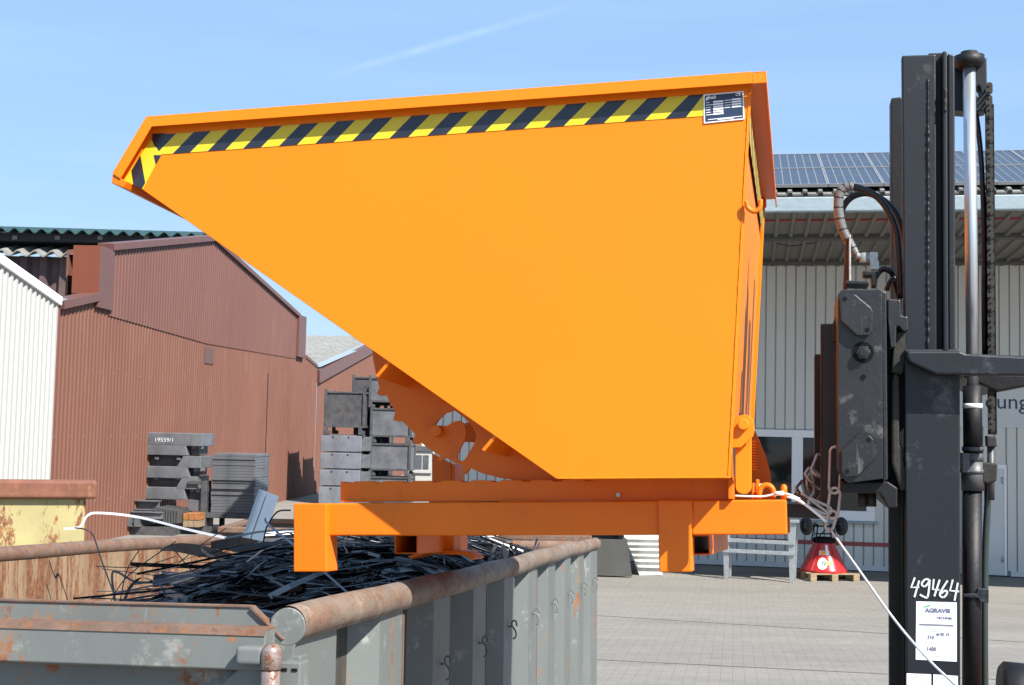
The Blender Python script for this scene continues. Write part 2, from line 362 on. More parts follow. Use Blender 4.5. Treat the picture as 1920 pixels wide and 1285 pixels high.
# ------------------------------------------------------------------ corrugated sheet walls
def corrugated(mb, fr, u0, u1, wtop, wbot, pitch, depth, flat=.35, v=0, kind='trap'):
    n = max(1, int(round((u1-u0)/pitch))); p = (u1-u0)/n; prof = []
    for i in range(n):
        s = u0+i*p
        if kind == 'trap': prof += [(s, 0), (s+p*flat, 0), (s+p*.5, depth), (s+p*(.5+flat), depth)]
        elif kind == 'groove': prof += [(s, 0), (s+p*.82, 0), (s+p*.835, depth), (s+p*.955, depth), (s+p*.97, 0)]
        else: prof += [(s+p*k/6, depth*.5*(1-math.cos(2*math.pi*k/6))) for k in range(6)]
    prof.append((u1, 0)); vs = []
    for u, d in prof:
        zt = wtop(u) if callable(wtop) else wtop; zb = wbot(u) if callable(wbot) else wbot
        vs += [fr.pt(u, v+d, zb), fr.pt(u, v+d, zt)]
    mb.add(vs, [(2*i, 2*i+1, 2*i+3, 2*i+2) for i in range(len(prof)-1)], kind == 'sine')
    return mb
def lerp_fn(pts):
    pts = sorted(pts)
    def f(u):
        if u <= pts[0][0]: return pts[0][1]
        for (a, za), (c_, zc) in zip(pts, pts[1:]):
            if u <= c_: return za+(zc-za)*(u-a)/(c_-a)
        return pts[-1][1]
    return f
# left hand yard frame: u runs away from the camera along the walls, v points out of the wall to the right
Lu = Vector((.072, 1, 0)).normalized(); Lv = Vector((Lu.y, -Lu.x, 0))
def LF(c): return Fr((c, 0, 0), Lu, Lv, (0, 0, 1))
# --- brown hall with raised parapet
BF = LF(-11.0)
bp_ = lambda px, py, v=0: BF.pix(px, py, v)
u105 = bp_(100, 600)[0]
zE0 = bp_(111, 578)[1]; zP0 = bp_(178, 563); zPr = bp_(573, 672); zEr = bp_(594, 690)
brown = thing('factory_hall', (-11+.072*38, 38, 0), 'reddish brown corrugated factory hall with a raised gable parapet', 'building')
lower_top = lerp_fn([(u105-3, zE0-.3), (bp_(111, 578)[0], zE0), zP0, (bp_(380, 590)[0], max(zP0[1], zPr[1])+.1), zPr, zEr])
mb = MB(); corrugated(mb, BF, u105-2, zEr[0], lower_top, -.6, .19, .026)
mb.build('wall', BROWN2, brown)
A_, B_, C_ = bp_(208, 470, .05), bp_(400, 452, .05), bp_(560, 596, .05)
up_bot = lerp_fn([bp_(205, 592, .05), bp_(390, 645, .05), bp_(562, 674, .05)])
mb = MB(); corrugated(mb, BF, bp_(205, 592, .05)[0], C_[0], lerp_fn([A_, B_, C_]), up_bot, .19, .024, v=.03)
o = mb.build('parapet_wall', BROWN, brown)
mb = MB()     # verge flashing strips along the parapet
def strip(mb, fr, p, q, wd, v0, v1):
    d = Vector((q[0]-p[0], q[1]-p[1])).normalized(); n = Vector((-d.y, d.x))
    if n.y < 0: n = -n
    mb.prism([p, q, (q[0]+n.x*wd, q[1]+n.y*wd), (p[0]+n.x*wd, p[1]+n.y*wd)], v0, v1, fr=fr)
strip(mb, BF, A_, B_, .16, -.25, .13); strip(mb, BF, B_, C_, .14, -.25, .13)
strip(mb, BF, zPr, zEr, .12, -.25, .05); strip(mb, BF, (bp_(111, 578)[0], zE0-.02), (zP0[0], zP0[1]-.02), .18, -.3, .12)
mb.build('verge_flashing', BROWNP, brown, .01)
# parapet end box at the near end: one face to the camera, one to the yard
u0b, u1b = bp_(178, 520)[0], bp_(206, 520)[0]; z0b, z1b = bp_(190, 580)[1], bp_(190, 464)[1]
mb = MB(BF); mb.mi = 0; mb.box(u0b, u1b, -.50, .10, z0b, z1b)
o = mb.build('parapet_end_box', [BROWNP], brown, .012)
mb = MB(BF); mb.box(u0b-.012, u0b-.002, -.50, .10, z0b+.3, z1b); mb.build('lit_end_face', BROWNL, brown)  # light on the camera-facing side put into a warmer brown
mb = MB(BF); mb.box(bp_(560, 600, .1)[0], bp_(573, 600, .1)[0], -.3, .14, bp_(566, 672)[1], bp_(566, 594)[1]); mb.build('parapet_end_box', BROWNP, brown, .01)
# roof behind parapet
pk = B_
mb = MB(BF)
for a, c_ in ((A_, B_), (B_, C_)):
    mb.add([BF.pt(a[0], -.2, a[1]-.1), BF.pt(c_[0], -.2, c_[1]-.1), BF.pt(c_[0], -.9, c_[1]-.1), BF.pt(a[0], -.9, a[1]-.1)], [(0, 1, 2, 3)])
mb.add([BF.pt(zEr[0], -.2, zEr[1]), BF.pt(zPr[0], -.2, zPr[1]), BF.pt(zPr[0], -14, zPr[1]), BF.pt(zEr[0], -14, zEr[1])], [(0, 1, 2, 3)])
mb.add([BF.pt(zP0[0], -.2, zP0[1]), BF.pt(u105-2, -.2, zE0-.3), BF.pt(u105-2, -8, zE0-.3), BF.pt(zP0[0], -8, zP0[1])], [(0, 1, 2, 3)])
mb.add([BF.pt(zP0[0], -.9, zP0[1]), BF.pt(zPr[0], -.9, zPr[1]), BF.pt(zPr[0], -8, zPr[1]), BF.pt(zP0[0], -8, zP0[1])], [(0, 1, 2, 3)])
mb.build('roof', ETER, brown)
mb = MB(BF); mb.box(u105-2.1, u105-2.0, -8, .0, -.6, zE0-.35); mb.build('end_wall', BROWN2, brown)
mb = MB(BF); mb.prism([A_, B_, C_, (C_[0], zPr[1]), (A_[0], zP0[1])], -.95, -.9); mb.build('parapet_back', BROWN2, brown)
mb = MB(BF); uu = bp_(111, 565)[0]; mb.box(uu-.3, uu+.9, .0, .10, zE0+.14, zE0+.20); mb.build('gutter', GUTT, brown)
mb = MB(BF); a = bp_(395, 652, .07); mb.box(a[0]-.4, a[0]+.45, .026, .036, a[1]-.45, a[1]); mb.build('patch_panel', BROWNP, brown)
mb = MB(BF)
for z in (.9, 2.3, 3.7):
    u = u105+.2
    while u < zEr[0]: mb.box(u-.012, u+.012, .026, .034, z-.012, z+.012); u += .76
mb.build('screw_rows', ETER, brown)['kind'] = 'stuff'
a = bp_(505, 700, .05); mb = MB(BF); mb.box(a[0]-.02, a[0]+.02, .02, .032, .2, a[1]); mb.build('seam', BROWNP, brown)

# --- second brown hall further along the same wall line
h2 = thing('factory_hall', (-11+.072*58, 58, 0), 'further brown hall with a pale ridged roof beside the crates', 'building')
e2 = bp_(595, 694); v2 = bp_(700, 640); pk2 = (v2[0]+6, v2[1]+2.0)
vtx = lerp_fn([e2, v2, pk2, (pk2[0]+16, e2[1])])
mb = MB(); corrugated(mb, BF, e2[0]+.05, pk2[0]+16, lambda u: vtx(u)-.25, -.6, .30, .05); mb.build('wall', BROWN2, h2)
mb = MB(); sl = Vector((v2[0]-e2[0], v2[1]-e2[1])).normalized()
strip(mb, BF, (e2[0], e2[1]-.5), (v2[0]+3, v2[1]-.5+3*sl.y/sl.x), .5, -.1, .12); mb.build('verge_board', BROWNP, h2)
rz = P(640, 631, 70)   # far ridge
mb = MB(BF); zr = e2[1]+.1
ur = 66; wr = BF.loc(P(640, 631, ur)).z
corr = []; n = 120
for i in range(n+1):
    v = -18+18.1*i/n; dz = .05*(i % 2); corr += [BF.pt(e2[0], v, e2[1]+dz), BF.pt(ur, v, wr+dz)]
mb.add(corr, [(2*i, 2*i+1, 2*i+3, 2*i+2) for i in range(n)]); mb.build('roof', ETER, h2)
mb = MB(BF); mb.add([BF.pt(e2[0], -.3, e2[1]+.12), BF.pt(ur, -.3, wr+.12), BF.pt(ur, .12, wr+.12), BF.pt(e2[0], .12, e2[1]+.12)], [(0, 1, 2, 3)]); mb.build('verge_trim', GUTT, h2)

# --- white hall at far left
WH = LF(-8.0)
white = thing('white_hall', (-8+.072*18, 18, 0), 'white corrugated hall cut by the left edge of the photo', 'building')
k1 = WH.pix(106, 573, 0); k0 = WH.pix(0, 500, 0); sl = (k1[1]-k0[1])/(k1[0]-k0[0])
topf = lambda u: k1[1]+sl*(u-k1[0])
mb = MB(); corrugated(mb, WH, k0[0]-6, k1[0], topf, -.3, .145, .035); mb.build('wall', WHITE, white)
mb = MB(); strip(mb, WH, (k0[0]-6, topf(k0[0]-6)), (k1[0]+.03, topf(k1[0])), .13, -.3, .07); mb.build('verge_trim', WHITEP, white, .01)
mb = MB(WH); mb.add([WH.pt(k0[0]-6, 0, topf(k0[0]-6)), WH.pt(k1[0], 0, topf(k1[0])), WH.pt(k1[0], -12, topf(k1[0])), WH.pt(k0[0]-6, -12, topf(k0[0]-6))], [(0, 1, 2, 3)]); mb.build('roof', ETER, white)
mb = MB(WH); mb.box(k1[0]-.02, k1[0]-.005, -12, -.02, -.3, k1[1]); mb.build('side_wall', WHITE, white)

# --- dark open sheds behind, facing the camera
shed = thing('roofed_shed', (-17, 36, 0), 'tall dark shed with corrugated fibre cement roof behind the brown hall', 'building')
SF = Fr((0, 47, 0), (1, -.012, 0), (.012, 1, 0), (0, 0, 1))
q = lambda px, py, v=0: SF.pix(px, py, v)
mb = MB(); corrugated(mb, SF, q(-260, 480)[0], q(150, 480)[0], q(60, 480)[1], q(60, 600)[1]-4, .75, .18); mb.build('wall', DARKW, shed)
# lower roof sheet (seen as grey band), front edge wavy
def wavy_roof(px0, px1, yf, yb, vf, vb, pitch, amp, m_, nm, par, thick=.05):
    a = q(px0, yf, vf); c_ = q(px1, yf, vf); zf = q(200, yf, vf)[1]; zb = q(200, yb, vb)[1]
    n = int((c_[0]-a[0])/pitch*6); vs = []
    for i in range(n+1):
        u = a[0]+(c_[0]-a[0])*i/n; dz = amp*math.sin(2*math.pi*i/6)
        tz = -.008*(u-q(200, yf, vf)[0])
        vs += [SF.pt(u, vf, zf+dz+tz), SF.pt(u, vb, zb+dz+tz), SF.pt(u, vf, zf+dz+tz-thick), SF.pt(u, vb, zb+dz+tz-thick)]
    fs = []
    for i in range(n):
        k = 4*i; fs += [(k, k+1, k+5, k+4), (k+2, k+6, k+7, k+3), (k, k+4, k+6, k+2)]
    mb = MB(); mb.add(vs, fs, False); return mb.build(nm, m_, par)
wavy_roof(-260, 385, 478, 456, -.6, 3.0, .62, .11, ETER, 'lower_roof', shed)
wavy_roof(-260, 395, 436, 434, -.6, 8, .50, .085, TEAL, 'upper_roof', shed, .03)
mb = MB(SF); zz = q(200, 441)[1]; mb.box(q(-260, 440)[0], q(388, 440)[0], -.2, 2.5, q(200, 454)[1]-.05, zz); mb.build('underside_shade', BLACKR, shed)  # black box stands for the shade under the upper roof
mb = MB(SF)
for x in (28, 108, 188, 275, 355):
    a = q(x, 446, -.22); mb.box(a[0]-.09, a[0]+.09, -.26, -.2, a[1]-.07, a[1]+.07)
mb.build('rafter_end', ETER, shed)
a0 = q(-260, 447, 3)[0]

# ------------------------------------------------------------------ right hand hall with canopy and solar roof
HO = P(1640, 1069, 25.5)
HU = Vector((.983, -.184, 0)).normalized(); HV = Vector((.184, .983, 0)).normalized()
HF = Fr((HO.x, HO.y, 0), HU, HV, (0, 0, 1))
hall = thing('warehouse', (HO.x, HO.y+6, 0), 'light grey sheet metal warehouse with deep canopy and solar roof', 'building')
hp = lambda px, py, v=0: HF.pix(px, py, v)
uL, uR = -9.0, 9.5
zsoff = hp(1600, 495)[1]
wz0, wz1 = hp(1500, 812)[1], hp(1500, 968)[1]      # window head, sill
wu0, wu1 = hp(1385, 900)[0], hp(1640, 900)[0]
zfl0, zfl1 = hp(1895, 802)[1], hp(1895, 690)[1]
uf0, uf1 = hp(1760, 740)[0], uR
du0, du1, dz = hp(1806, 900)[0], hp(1884, 900)[0], hp(1845, 876)[1]
mb = MB()
corrugated(mb, HF, uL, uf0, zsoff, wz0+.07, .195, .048, kind='groove')       # above windows
corrugated(mb, HF, uL, wu0, wz0+.07, .12, .195, .048, kind='groove')
corrugated(mb, HF, wu0, wu1, wz1-.08, .12, .195, .048, kind='groove')
corrugated(mb, HF, wu1, du0-.05, wz0+.07, .12, .195, .048, kind='groove')
corrugated(mb, HF, uf0, uf1, zsoff, zfl1, .195, .048, kind='groove')
corrugated(mb, HF, du0-.05, du1+.05, zfl0, dz+.06, .195, .048, kind='groove')
corrugated(mb, HF, du1+.05, uR, zfl0, .12, .195, .048, kind='groove')
mb.box(uL, uR, .07, .2, -.3, zsoff, fr=HF)
mb.build('wall', GREYS, hall)
mb = MB(HF); mb.box(uf0, uf1, -.035, .02, zfl0, zfl1); mb.build('sign_band', GREYL, hall)
mb = MB(HF); mb.box(uL, du0-.1, -.045, .0, .02, .12); mb.box(du1+.1, uR, -.045, .0, .02, .12); mb.build('base_trim', GREYL, hall)
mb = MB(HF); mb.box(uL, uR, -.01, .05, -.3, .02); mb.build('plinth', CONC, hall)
zst0, zst1 = hp(1600, 1024)[1], hp(1600, 1016)[1]
mb = MB(HF); mb.box(uL, wu1+.35, -.006, -.002, zst0, zst1); mb.build('red_stripe', REDP, hall)
# window band: frame, panes
fw = .09
win = MB(HF); xs = [wu0, hp(1484, 900)[0]+0, hp(1512, 900)[0], wu1]
mid0, mid1 = hp(1484, 900)[0], hp(1505, 900)[0]
win.box(wu0, wu1, -.05, .04, wz0-fw, wz0+.06); win.box(wu0, wu1, -.05, .04, wz1-.06, wz1+fw+.05)
for a, c_ in ((wu0, wu0+fw), (mid0, mid1), (wu1-.16, wu1)): win.box(a, c_, -.05, .04, wz1+fw+.05, wz0-fw)
wo_ = win.build('window', WHITEP, hall, .008)
for a, c_ in ((wu0+fw, mid0), (mid1, wu1-.16)):
    mb = MB(HF); mb.box(a, c_, .0, .02, wz1+fw+.05, wz0-fw); mb.build('pane', GLASS, wo_)
mb = MB(HF); mb.box(wu0-.04, wu1+.06, -.12, .0, wz1-.10, wz1-.062); mb.build('sill', GUTT, wo_)
# door
d_ = MB(HF); d_.box(du0+.05, du1-.02, -.02, .03, .03, dz-.03); dor = d_.build('door', GREYL, hall, .006)
mb = MB(HF); mb.box(du0, du1+.03, -.03, .04, dz-.03, dz+.06); mb.box(du1-.02, du1+.03, -.03, .04, .03, dz-.03); mb.box(du0, du0+.05, -.03, .04, .03, dz-.03); mb.build('door_frame', WHITEP, hall, .005)
for zz in (.35, dz-.25):
    mb = MB(HF); mb.cyl(HF.pt(du1-.05, -.04, zz-.06), HF.pt(du1-.05, -.04, zz+.06), .014, 8); mb.build('hinge', GALV, dor)
# lettering
mb = MB(); x0, zb = hp(1846, 766, -.04); sc = .36
text_into(mb, lambda x, y: HF.pt(x0+x, -.04, zb+y), 'dung', .42)
mb.build('lettering', mat('dark_blue_letters', (.02, .03, .06), .5), hall)
# canopy
vE = -5.5
zg0, zg1 = hp(1560, 397, vE)[1], hp(1560, 369, vE)[1]
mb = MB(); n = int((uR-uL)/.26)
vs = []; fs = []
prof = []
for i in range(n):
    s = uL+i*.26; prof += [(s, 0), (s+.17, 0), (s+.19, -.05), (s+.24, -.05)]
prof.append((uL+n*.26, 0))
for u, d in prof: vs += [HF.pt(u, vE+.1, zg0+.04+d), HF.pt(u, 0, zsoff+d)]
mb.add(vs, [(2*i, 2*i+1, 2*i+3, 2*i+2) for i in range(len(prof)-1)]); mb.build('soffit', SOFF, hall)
mb = MB(HF); mb.box(uL-.1, uR, vE-.02, vE+.12, zg0, zg1); mb.build('gutter', GUTT, hall, .02)
for (pa, pb, vv, dd) in ((470, 495, -.6, .3), (418, 449, -3.3, .25)):
    za, zb_ = hp(1500, pb, vv)[1], zsoff+.02
    mb = MB(HF); mb.box(uL, uR, vv, vv+dd, za, max(zb_, za+.2)); mb.build('canopy_beam', DARKB, hall, .02)
p0 = hp(1500, 410, -4.6); mb = MB(HF); mb.box(uL, uR, -4.68, -4.60, p0[1]-.06, p0[1]+.07); mb.build('red_rail', REDP, hall)
mb = MB(); a = hp(1420, 447, -2.5); c_ = hp(1480, 462, -2.5); e_ = hp(1670, 437, -2.5)
mb.tube([HF.pt(a[0], -2.5, a[1]), HF.pt(c_[0], -2.5, c_[1]), HF.pt(e_[0], -2.5, e_[1])], .008, 6); mb.build('hanging_wire', BLKM, hall)
# roof sheet edge under the panels (trapezoid ribs showing at the eave)
zr0 = hp(1560, 366, vE)[1]+.02; tl = 3.9; rs = math.tan(R(20))
RF = Fr(HF.pt(0, vE-.02, zr0), HU, HV*math.cos(R(20))+Vector((0, 0, math.sin(R(20)))), Vector((0, 0, 1))*math.cos(R(20))-HV*math.sin(R(20)))
mb = MB(); prof = []
for i in range(int((uR-uL)/.24)):
    s = uL+i*.24; prof += [(s, 0), (s+.15, 0), (s+.165, .05), (s+.225, .05)]
prof.append((prof[-1][0]+.015, 0)); vs = []
for u, d in prof: vs += [RF.pt(u, 0, d), RF.pt(u, tl, d), RF.pt(u, 0, d-.03), RF.pt(u, tl, d-.03)]
mb.add(vs, [f for i in range(len(prof)-1) for f in ((4*i, 4*i+1, 4*i+5, 4*i+4), (4*i, 4*i+4, 4*i+6, 4*i+2), (4*i+2, 4*i+3, 4*i+7, 4*i+6))])
mb.build('roof', ETER, hall)  # darker sheet colour holds the shadow on the eave ribs
mb = MB(HF); mb.add([HF.pt(uL, vE+3.6, zr0+1.32), HF.pt(uR, vE+3.6, zr0+1.32), HF.pt(uR, 8, 7.2), HF.pt(uL, 8, 7.2)], [(0, 1, 2, 3)]); mb.build('rear_roof', ETER, hall)
mb = MB(HF); mb.prism([(-.1, 0), (0, 0)], 0, 0) if False else mb.add([HF.pt(uL, vE+.1, zg0), HF.pt(uL, 0, zsoff-.1), HF.pt(uL, 8, 6), HF.pt(uL, 8, 7.2), HF.pt(uL, vE+3.6, zr0+1.32), HF.pt(uL, vE, zr0)], [(0, 1, 2, 3, 4, 5)]); mb.build('gable_sheet', GREYS, hall)
pw = .86; npan = 12; ub = hp(1443, 340, vE+2)[0]-3*pw+.04; pan = None
for r_ in range(2):
    for i in range(npan):
        a = ub+i*pw; w0 = .14+r_*1.83; hh = 1.79
        if a+pw > uR+.5: continue
        if pan is None:
            mb = MB(RF); mb.mi = 0; mb.box(a+.02, a+pw-.02, w0, w0+hh, .09, .125)
            mb.mi = 1
            for e0, e1, f0, f1 in ((a+.004, a+.024, w0, w0+hh), (a+pw-.024, a+pw-.004, w0, w0+hh), (a+.02, a+pw-.02, w0-.002, w0+.022), (a+.02, a+pw-.02, w0+hh-.022, w0+hh+.002)): mb.box(e0, e1, f0, f1, .085, .135)
            for k in range(1, 6):
                x = a+.02+(pw-.04)*k/6; mb.box(x-.006, x+.006, w0+.02, w0+hh-.02, .125, .1275)
            for k in range(1, 2):
                x = w0+hh*k/2; mb.box(a+.02, a+pw-.02, x-.003, x+.003, .125, .1265)
            pan = mb.build('solar_panel', [PV, PVL], hall); pa0, pw0 = a, w0
        else:
            c_ = pan.copy(); S.collection.objects.link(c_); c_.parent = hall; c_.location = RF.U*(a-pa0)+RF.V*(w0-pw0)
tag_red = None
# canopy post behind the mast
a = hp(1690, 600, -.2); mb = MB(HF); mb.box(a[0]-.06, a[0]+.06, -.20, -.08, .0, zsoff-.02); mb.build('canopy_post', REDP, hall)

# ------------------------------------------------------------------ things in front of the warehouse
def gpt(px, py):   # the point of the ground seen at a pixel
    d = ray(px, py); Y = 24.
    for _ in range(60): Y = (gz(Y)-EYE.z)/d.z if gz(Y) < .01 else Y+((EYE.z+d.z*Y)-gz(Y))/(-d.z)*.7
    return EYE+d*Y
# barrier trestle
gp = [gpt(1361, 1086), gpt(1484, 1093)]
tr = thing('trestle', (gp[0]+gp[1])/2, 'galvanised steel trestle frame standing in the yard', 'trestle')
TU = (gp[1]-gp[0]); TU.z = 0; TU.normalize(); TV = Vector((-TU.y, TU.x, 0))
TF = Fr(gp[0], TU, TV, (0, 0, 1)); Ln = (gp[1]-gp[0]).length; Ht = TF.pix(1480, 978, 0)[1]
for s in (0, 1):
    for k in (0, 1):
        mb = MB(TF); x = s*Ln; y0 = k*.42
        mb.prism([(x-.035, 0), (x+.035, 0), (x+.075, Ht), (x-.075, Ht)], y0-.02, y0+.04); mb.build('leg', GALV, tr, .006)
for z in (.52, .80):
    mb = MB(TF); a = TF.pix(1420, 1035 if z < .6 else 1015, 0)[1]; mb.box(-.06, Ln+.06, -.055, -.022, a-.035, a+.035); mb.build('crossbar', GALV, tr, .005)
mb = MB(TF); mb.box(-.12, Ln+.12, -.06, .50, Ht-.02, Ht+.03); mb.build('top_plate', GALV, tr, .005)
# pallet with the upturned spreader
gq = gpt(1520, 1091); gq2 = gpt(1612, 1091)
PU = (gq2-gq).normalized(); PU.z = 0; PV_ = Vector((-PU.y, PU.x, 0)); PF = Fr(gq, PU, PV_, (0, 0, 1)); pl = (gq2-gq).length
def pallet(fr, L_, D_, m_, label, group=None, H=.144, name='pallet'):
    r = thing(name, fr.pt(L_/2, D_/2, 0), label, 'pallet', group)
    for i in range(5):
        y = i*(D_-.12)/4; mb = MB(fr); mb.box(0, L_, y, y+.11, H-.022, H); mb.build('deck_board', m_, r, .003)
    for i in range(3):
        x = i*(L_-.12)/2
        for j in range(3):
            y = j*(D_-.12)/2; mb = MB(fr); mb.box(x, x+.12, y, y+.12, .022, H-.022); mb.build('block', m_, r, .003)
        mb = MB(fr); mb.box(x, x+.12, 0, D_, 0, .02); mb.build('base_board', m_, r, .003)
    return r
pallet(PF, pl, .8, WOOD, 'wooden pallet under the red spreader cone')
cc = PF.pt(pl*.46, .42, .144)
spr = thing('spreader', cc, 'upturned red funnel spreader with two wheels resting on the pallet', 'spreader')
rb = pl*.455; hz = px2m(1072-1018, cc.y)
mb = MB(); mb.lathe(cc, (0, 0, 1), [(rb-.01, .0), (rb, .02), (rb*.97, .05), (rb*.42, hz), (rb*.40, hz+.02), (0, hz+.02)], 40); hop = mb.build('funnel', RED, spr)
mb = MB(); mb.lathe(cc, (0, 0, 1), [(rb*.46, hz-.01), (rb*.50, hz+.03), (rb*.50, hz+.06), (rb*.30, hz+.09)], 30); mb.build('collar', BLKM, spr)
zt = cc.z+hz+.05; axz = px2m(1075-992, cc.y)+cc.z
mb = MB()
for s in (-1, 1):
    for k in (-1, 1): mb.tube([cc+PU*s*rb*.45+PV_*k*.10+Vector((0, 0, hz+.03)), cc+PU*s*rb*.36+PV_*k*.08+Vector((0, 0, axz-cc.z+.03))], .013, 8)
    mb.tube([cc+PU*s*rb*.36-PV_*.08+Vector((0, 0, axz-cc.z+.03)), cc+PU*s*rb*.36+PV_*.08+Vector((0, 0, axz-cc.z+.03))], .013, 8)
mb.tube([cc-PU*rb*.8+Vector((0, 0, axz-cc.z)), cc+PU*rb*.8+Vector((0, 0, axz-cc.z))], .014, 8)
mb.tube([cc-PU*rb*.4+Vector((0, 0, hz+.15)), cc+PU*rb*.4+Vector((0, 0, hz+.15))], .012, 8)
mb.tube([cc-PU*rb*.3+Vector((0, 0, hz+.06)), cc+PU*rb*.1-PV_*.1+Vector((0, 0, hz+.30))], .010, 8)
mb.build('chassis', BLKM, spr)
for s in (-1, 1):
    c0 = cc+PU*s*rb*.80+Vector((0, 0, axz-cc.z)); wr = px2m(17, cc.y)*1.0; ax = (PU+PV_*.15).normalized()
    mb = MB(); mb.lathe(c0-ax*.045, ax, [(wr*.55, 0), (wr*.92, .005), (wr, .025), (wr, .065), (wr*.92, .085), (wr*.55, .09)], 28); tw = mb.build('wheel', RUB, spr)
    mb = MB(); mb.lathe(c0-ax*.03, ax, [(0, 0), (wr*.56, .0), (wr*.56, .06), (0, .06)], 20); mb.build('rim', DSTEEL, tw)
# stickers and a painted glare streak on the funnel: follow the cone
def cone_pt(ang, h, off=.004):
    tt = min(1, max(0, (h-.05)/(hz-.05))); rad = rb*(.97+(.42-.97)*tt)+off
    return cc+Vector((math.cos(ang), math.sin(ang), 0))*rad+Vector((0, 0, h))
am = math.atan2(-cc.y, -cc.x)
def cone_patch(mb, a0, a1, h0, h1, off=.004, n=6):
    vs = []
    for i in range(n+1):
        a = a0+(a1-a0)*i/n; vs += [cone_pt(am+a, h0, off), cone_pt(am+a, h1, off)]
    mb.add(vs, [(2*i, 2*i+1, 2*i+3, 2*i+2) for i in range(n)])
mb = MB(); cone_patch(mb, -.30, .36, hz*.60, hz*.74); cone_patch(mb, .12, .32, hz*.04, hz*.92, .003)  # the tall narrow patch is glare painted as a white strip
ang = []; n = 22; vs = [cone_pt(am-.06, hz*.32, .006)]
for i in range(n): vs.append(cone_pt(am-.06+.24*math.cos(2*math.pi*i/n), hz*(.32+.19*math.sin(2*math.pi*i/n)), .006))
mb.add(vs, [(0, 1+i, 1+(i+1) % n) for i in range(n)]); mb.build('white_stickers_and_glare', PAPER, hop)
mb = MB(); cone_patch(mb, -.20, .14, hz*.61, hz*.73, .007); cone_patch(mb, .12, .42, hz*.28, hz*.40, .008); mb.build('orange_stickers', ORL, hop)
mb = MB(); text_into(mb, lambda x, y: cone_pt(am-.10+x/(rb*.75), hz*.22+y, .010), '9', .15, offset=.002); mb.build('numeral', INK, hop)
# white ribbed body behind the near leg of the dumper
ga = gpt(1196, 1079); wb = thing('white_ribbed_body', ga, 'weathered white ribbed tailgate leaning behind the orange rear leg', 'tailgate')
TF2 = Fr(ga, (1, -.12, 0), (.12, 1, 0), (0, 0, 1)); pq = lambda a, c_: TF2.pix(a, c_, 0)
mb = MB(TF2); mb.prism([pq(1168, 1000), pq(1242, 990), pq(1242, 1079), pq(1199, 1079)], 0, .25); mb.build('body', mat('weathered_white', (.62, .61, .57), .6, var=.1, rust=.08, rscale=6, dirt=.5, dirtcol=(0.175, 0.154, 0.126)), wb)
mb = MB(TF2)
for i in range(6):
    y = 1007+i*10.5; mb.prism([pq(1170+i*4.6, y), pq(1242, y+1), pq(1242, y+6), pq(1173+i*4.6, y+5)], -.05, 0)
mb.build('ribs', mat('weathered_white_rib', (.66, .65, .62), .6, var=.12, dirt=.4, dirtcol=(0.21, 0.189, 0.154)), wb, .01)

# ------------------------------------------------------------------ far cream hall and white machine seen through the gaps
far = thing('cream_hall', (2, 78, 0), 'distant cream hall glimpsed between the orange rocker and the base frame', 'building')
FF = Fr((0, 78, 0), (1, 0, 0), (0, 1, 0), (0, 0, 1)); fp = lambda a, c_: FF.pix(a, c_, 0)
mb = MB(); corrugated(mb, FF, fp(742, 800)[0], fp(1120, 800)[0], fp(900, 745)[1], -.2, .5, .08); mb.box(fp(742, 800)[0], fp(1120, 800)[0], .1, 9, -.2, fp(900, 745)[1], fr=FF); mb.build('wall', CREAM, far)
mb = MB(FF); a, c_ = fp(740, 748), fp(1122, 738); mb.box(a[0], c_[0], -.4, 9, a[1], c_[1]); mb.build('roof', ETER, far)
gr = fp(786, 880); fn = thing('glazed_booth', (gr[0], 60, 0), 'pale glazed booth with dark roof beyond the crates', 'booth')
GFm = Fr((0, 60, 0), (1, 0, 0), (0, 1, 0), (0, 0, 1)); gp_ = lambda a, c_: GFm.pix(a, c_, 0)
x0, z1 = gp_(763, 845); x1, z0 = gp_(808, 902)
mb = MB(GFm); mb.box(x0, x1, 0, 1.6, -.1, z1); mb.build('body', WHITE, fn)
mb = MB(GFm); mb.box(x0-.1, x1+.1, -.1, 1.7, z1, z1+.2); mb.build('roof', DSTEEL, fn)
for k in range(2):
    a = x0+.45+k*.32; mb = MB(GFm); mb.box(a, a+.26, -.03, 0, z0+.55, z1-.2); mb.build('window', SCRAPG, fn)
mb = MB(GFm); mb.box(x0, x1, -.06, .0, z0+.30, z0+.36); mb.build('rail', DSTEEL, fn)

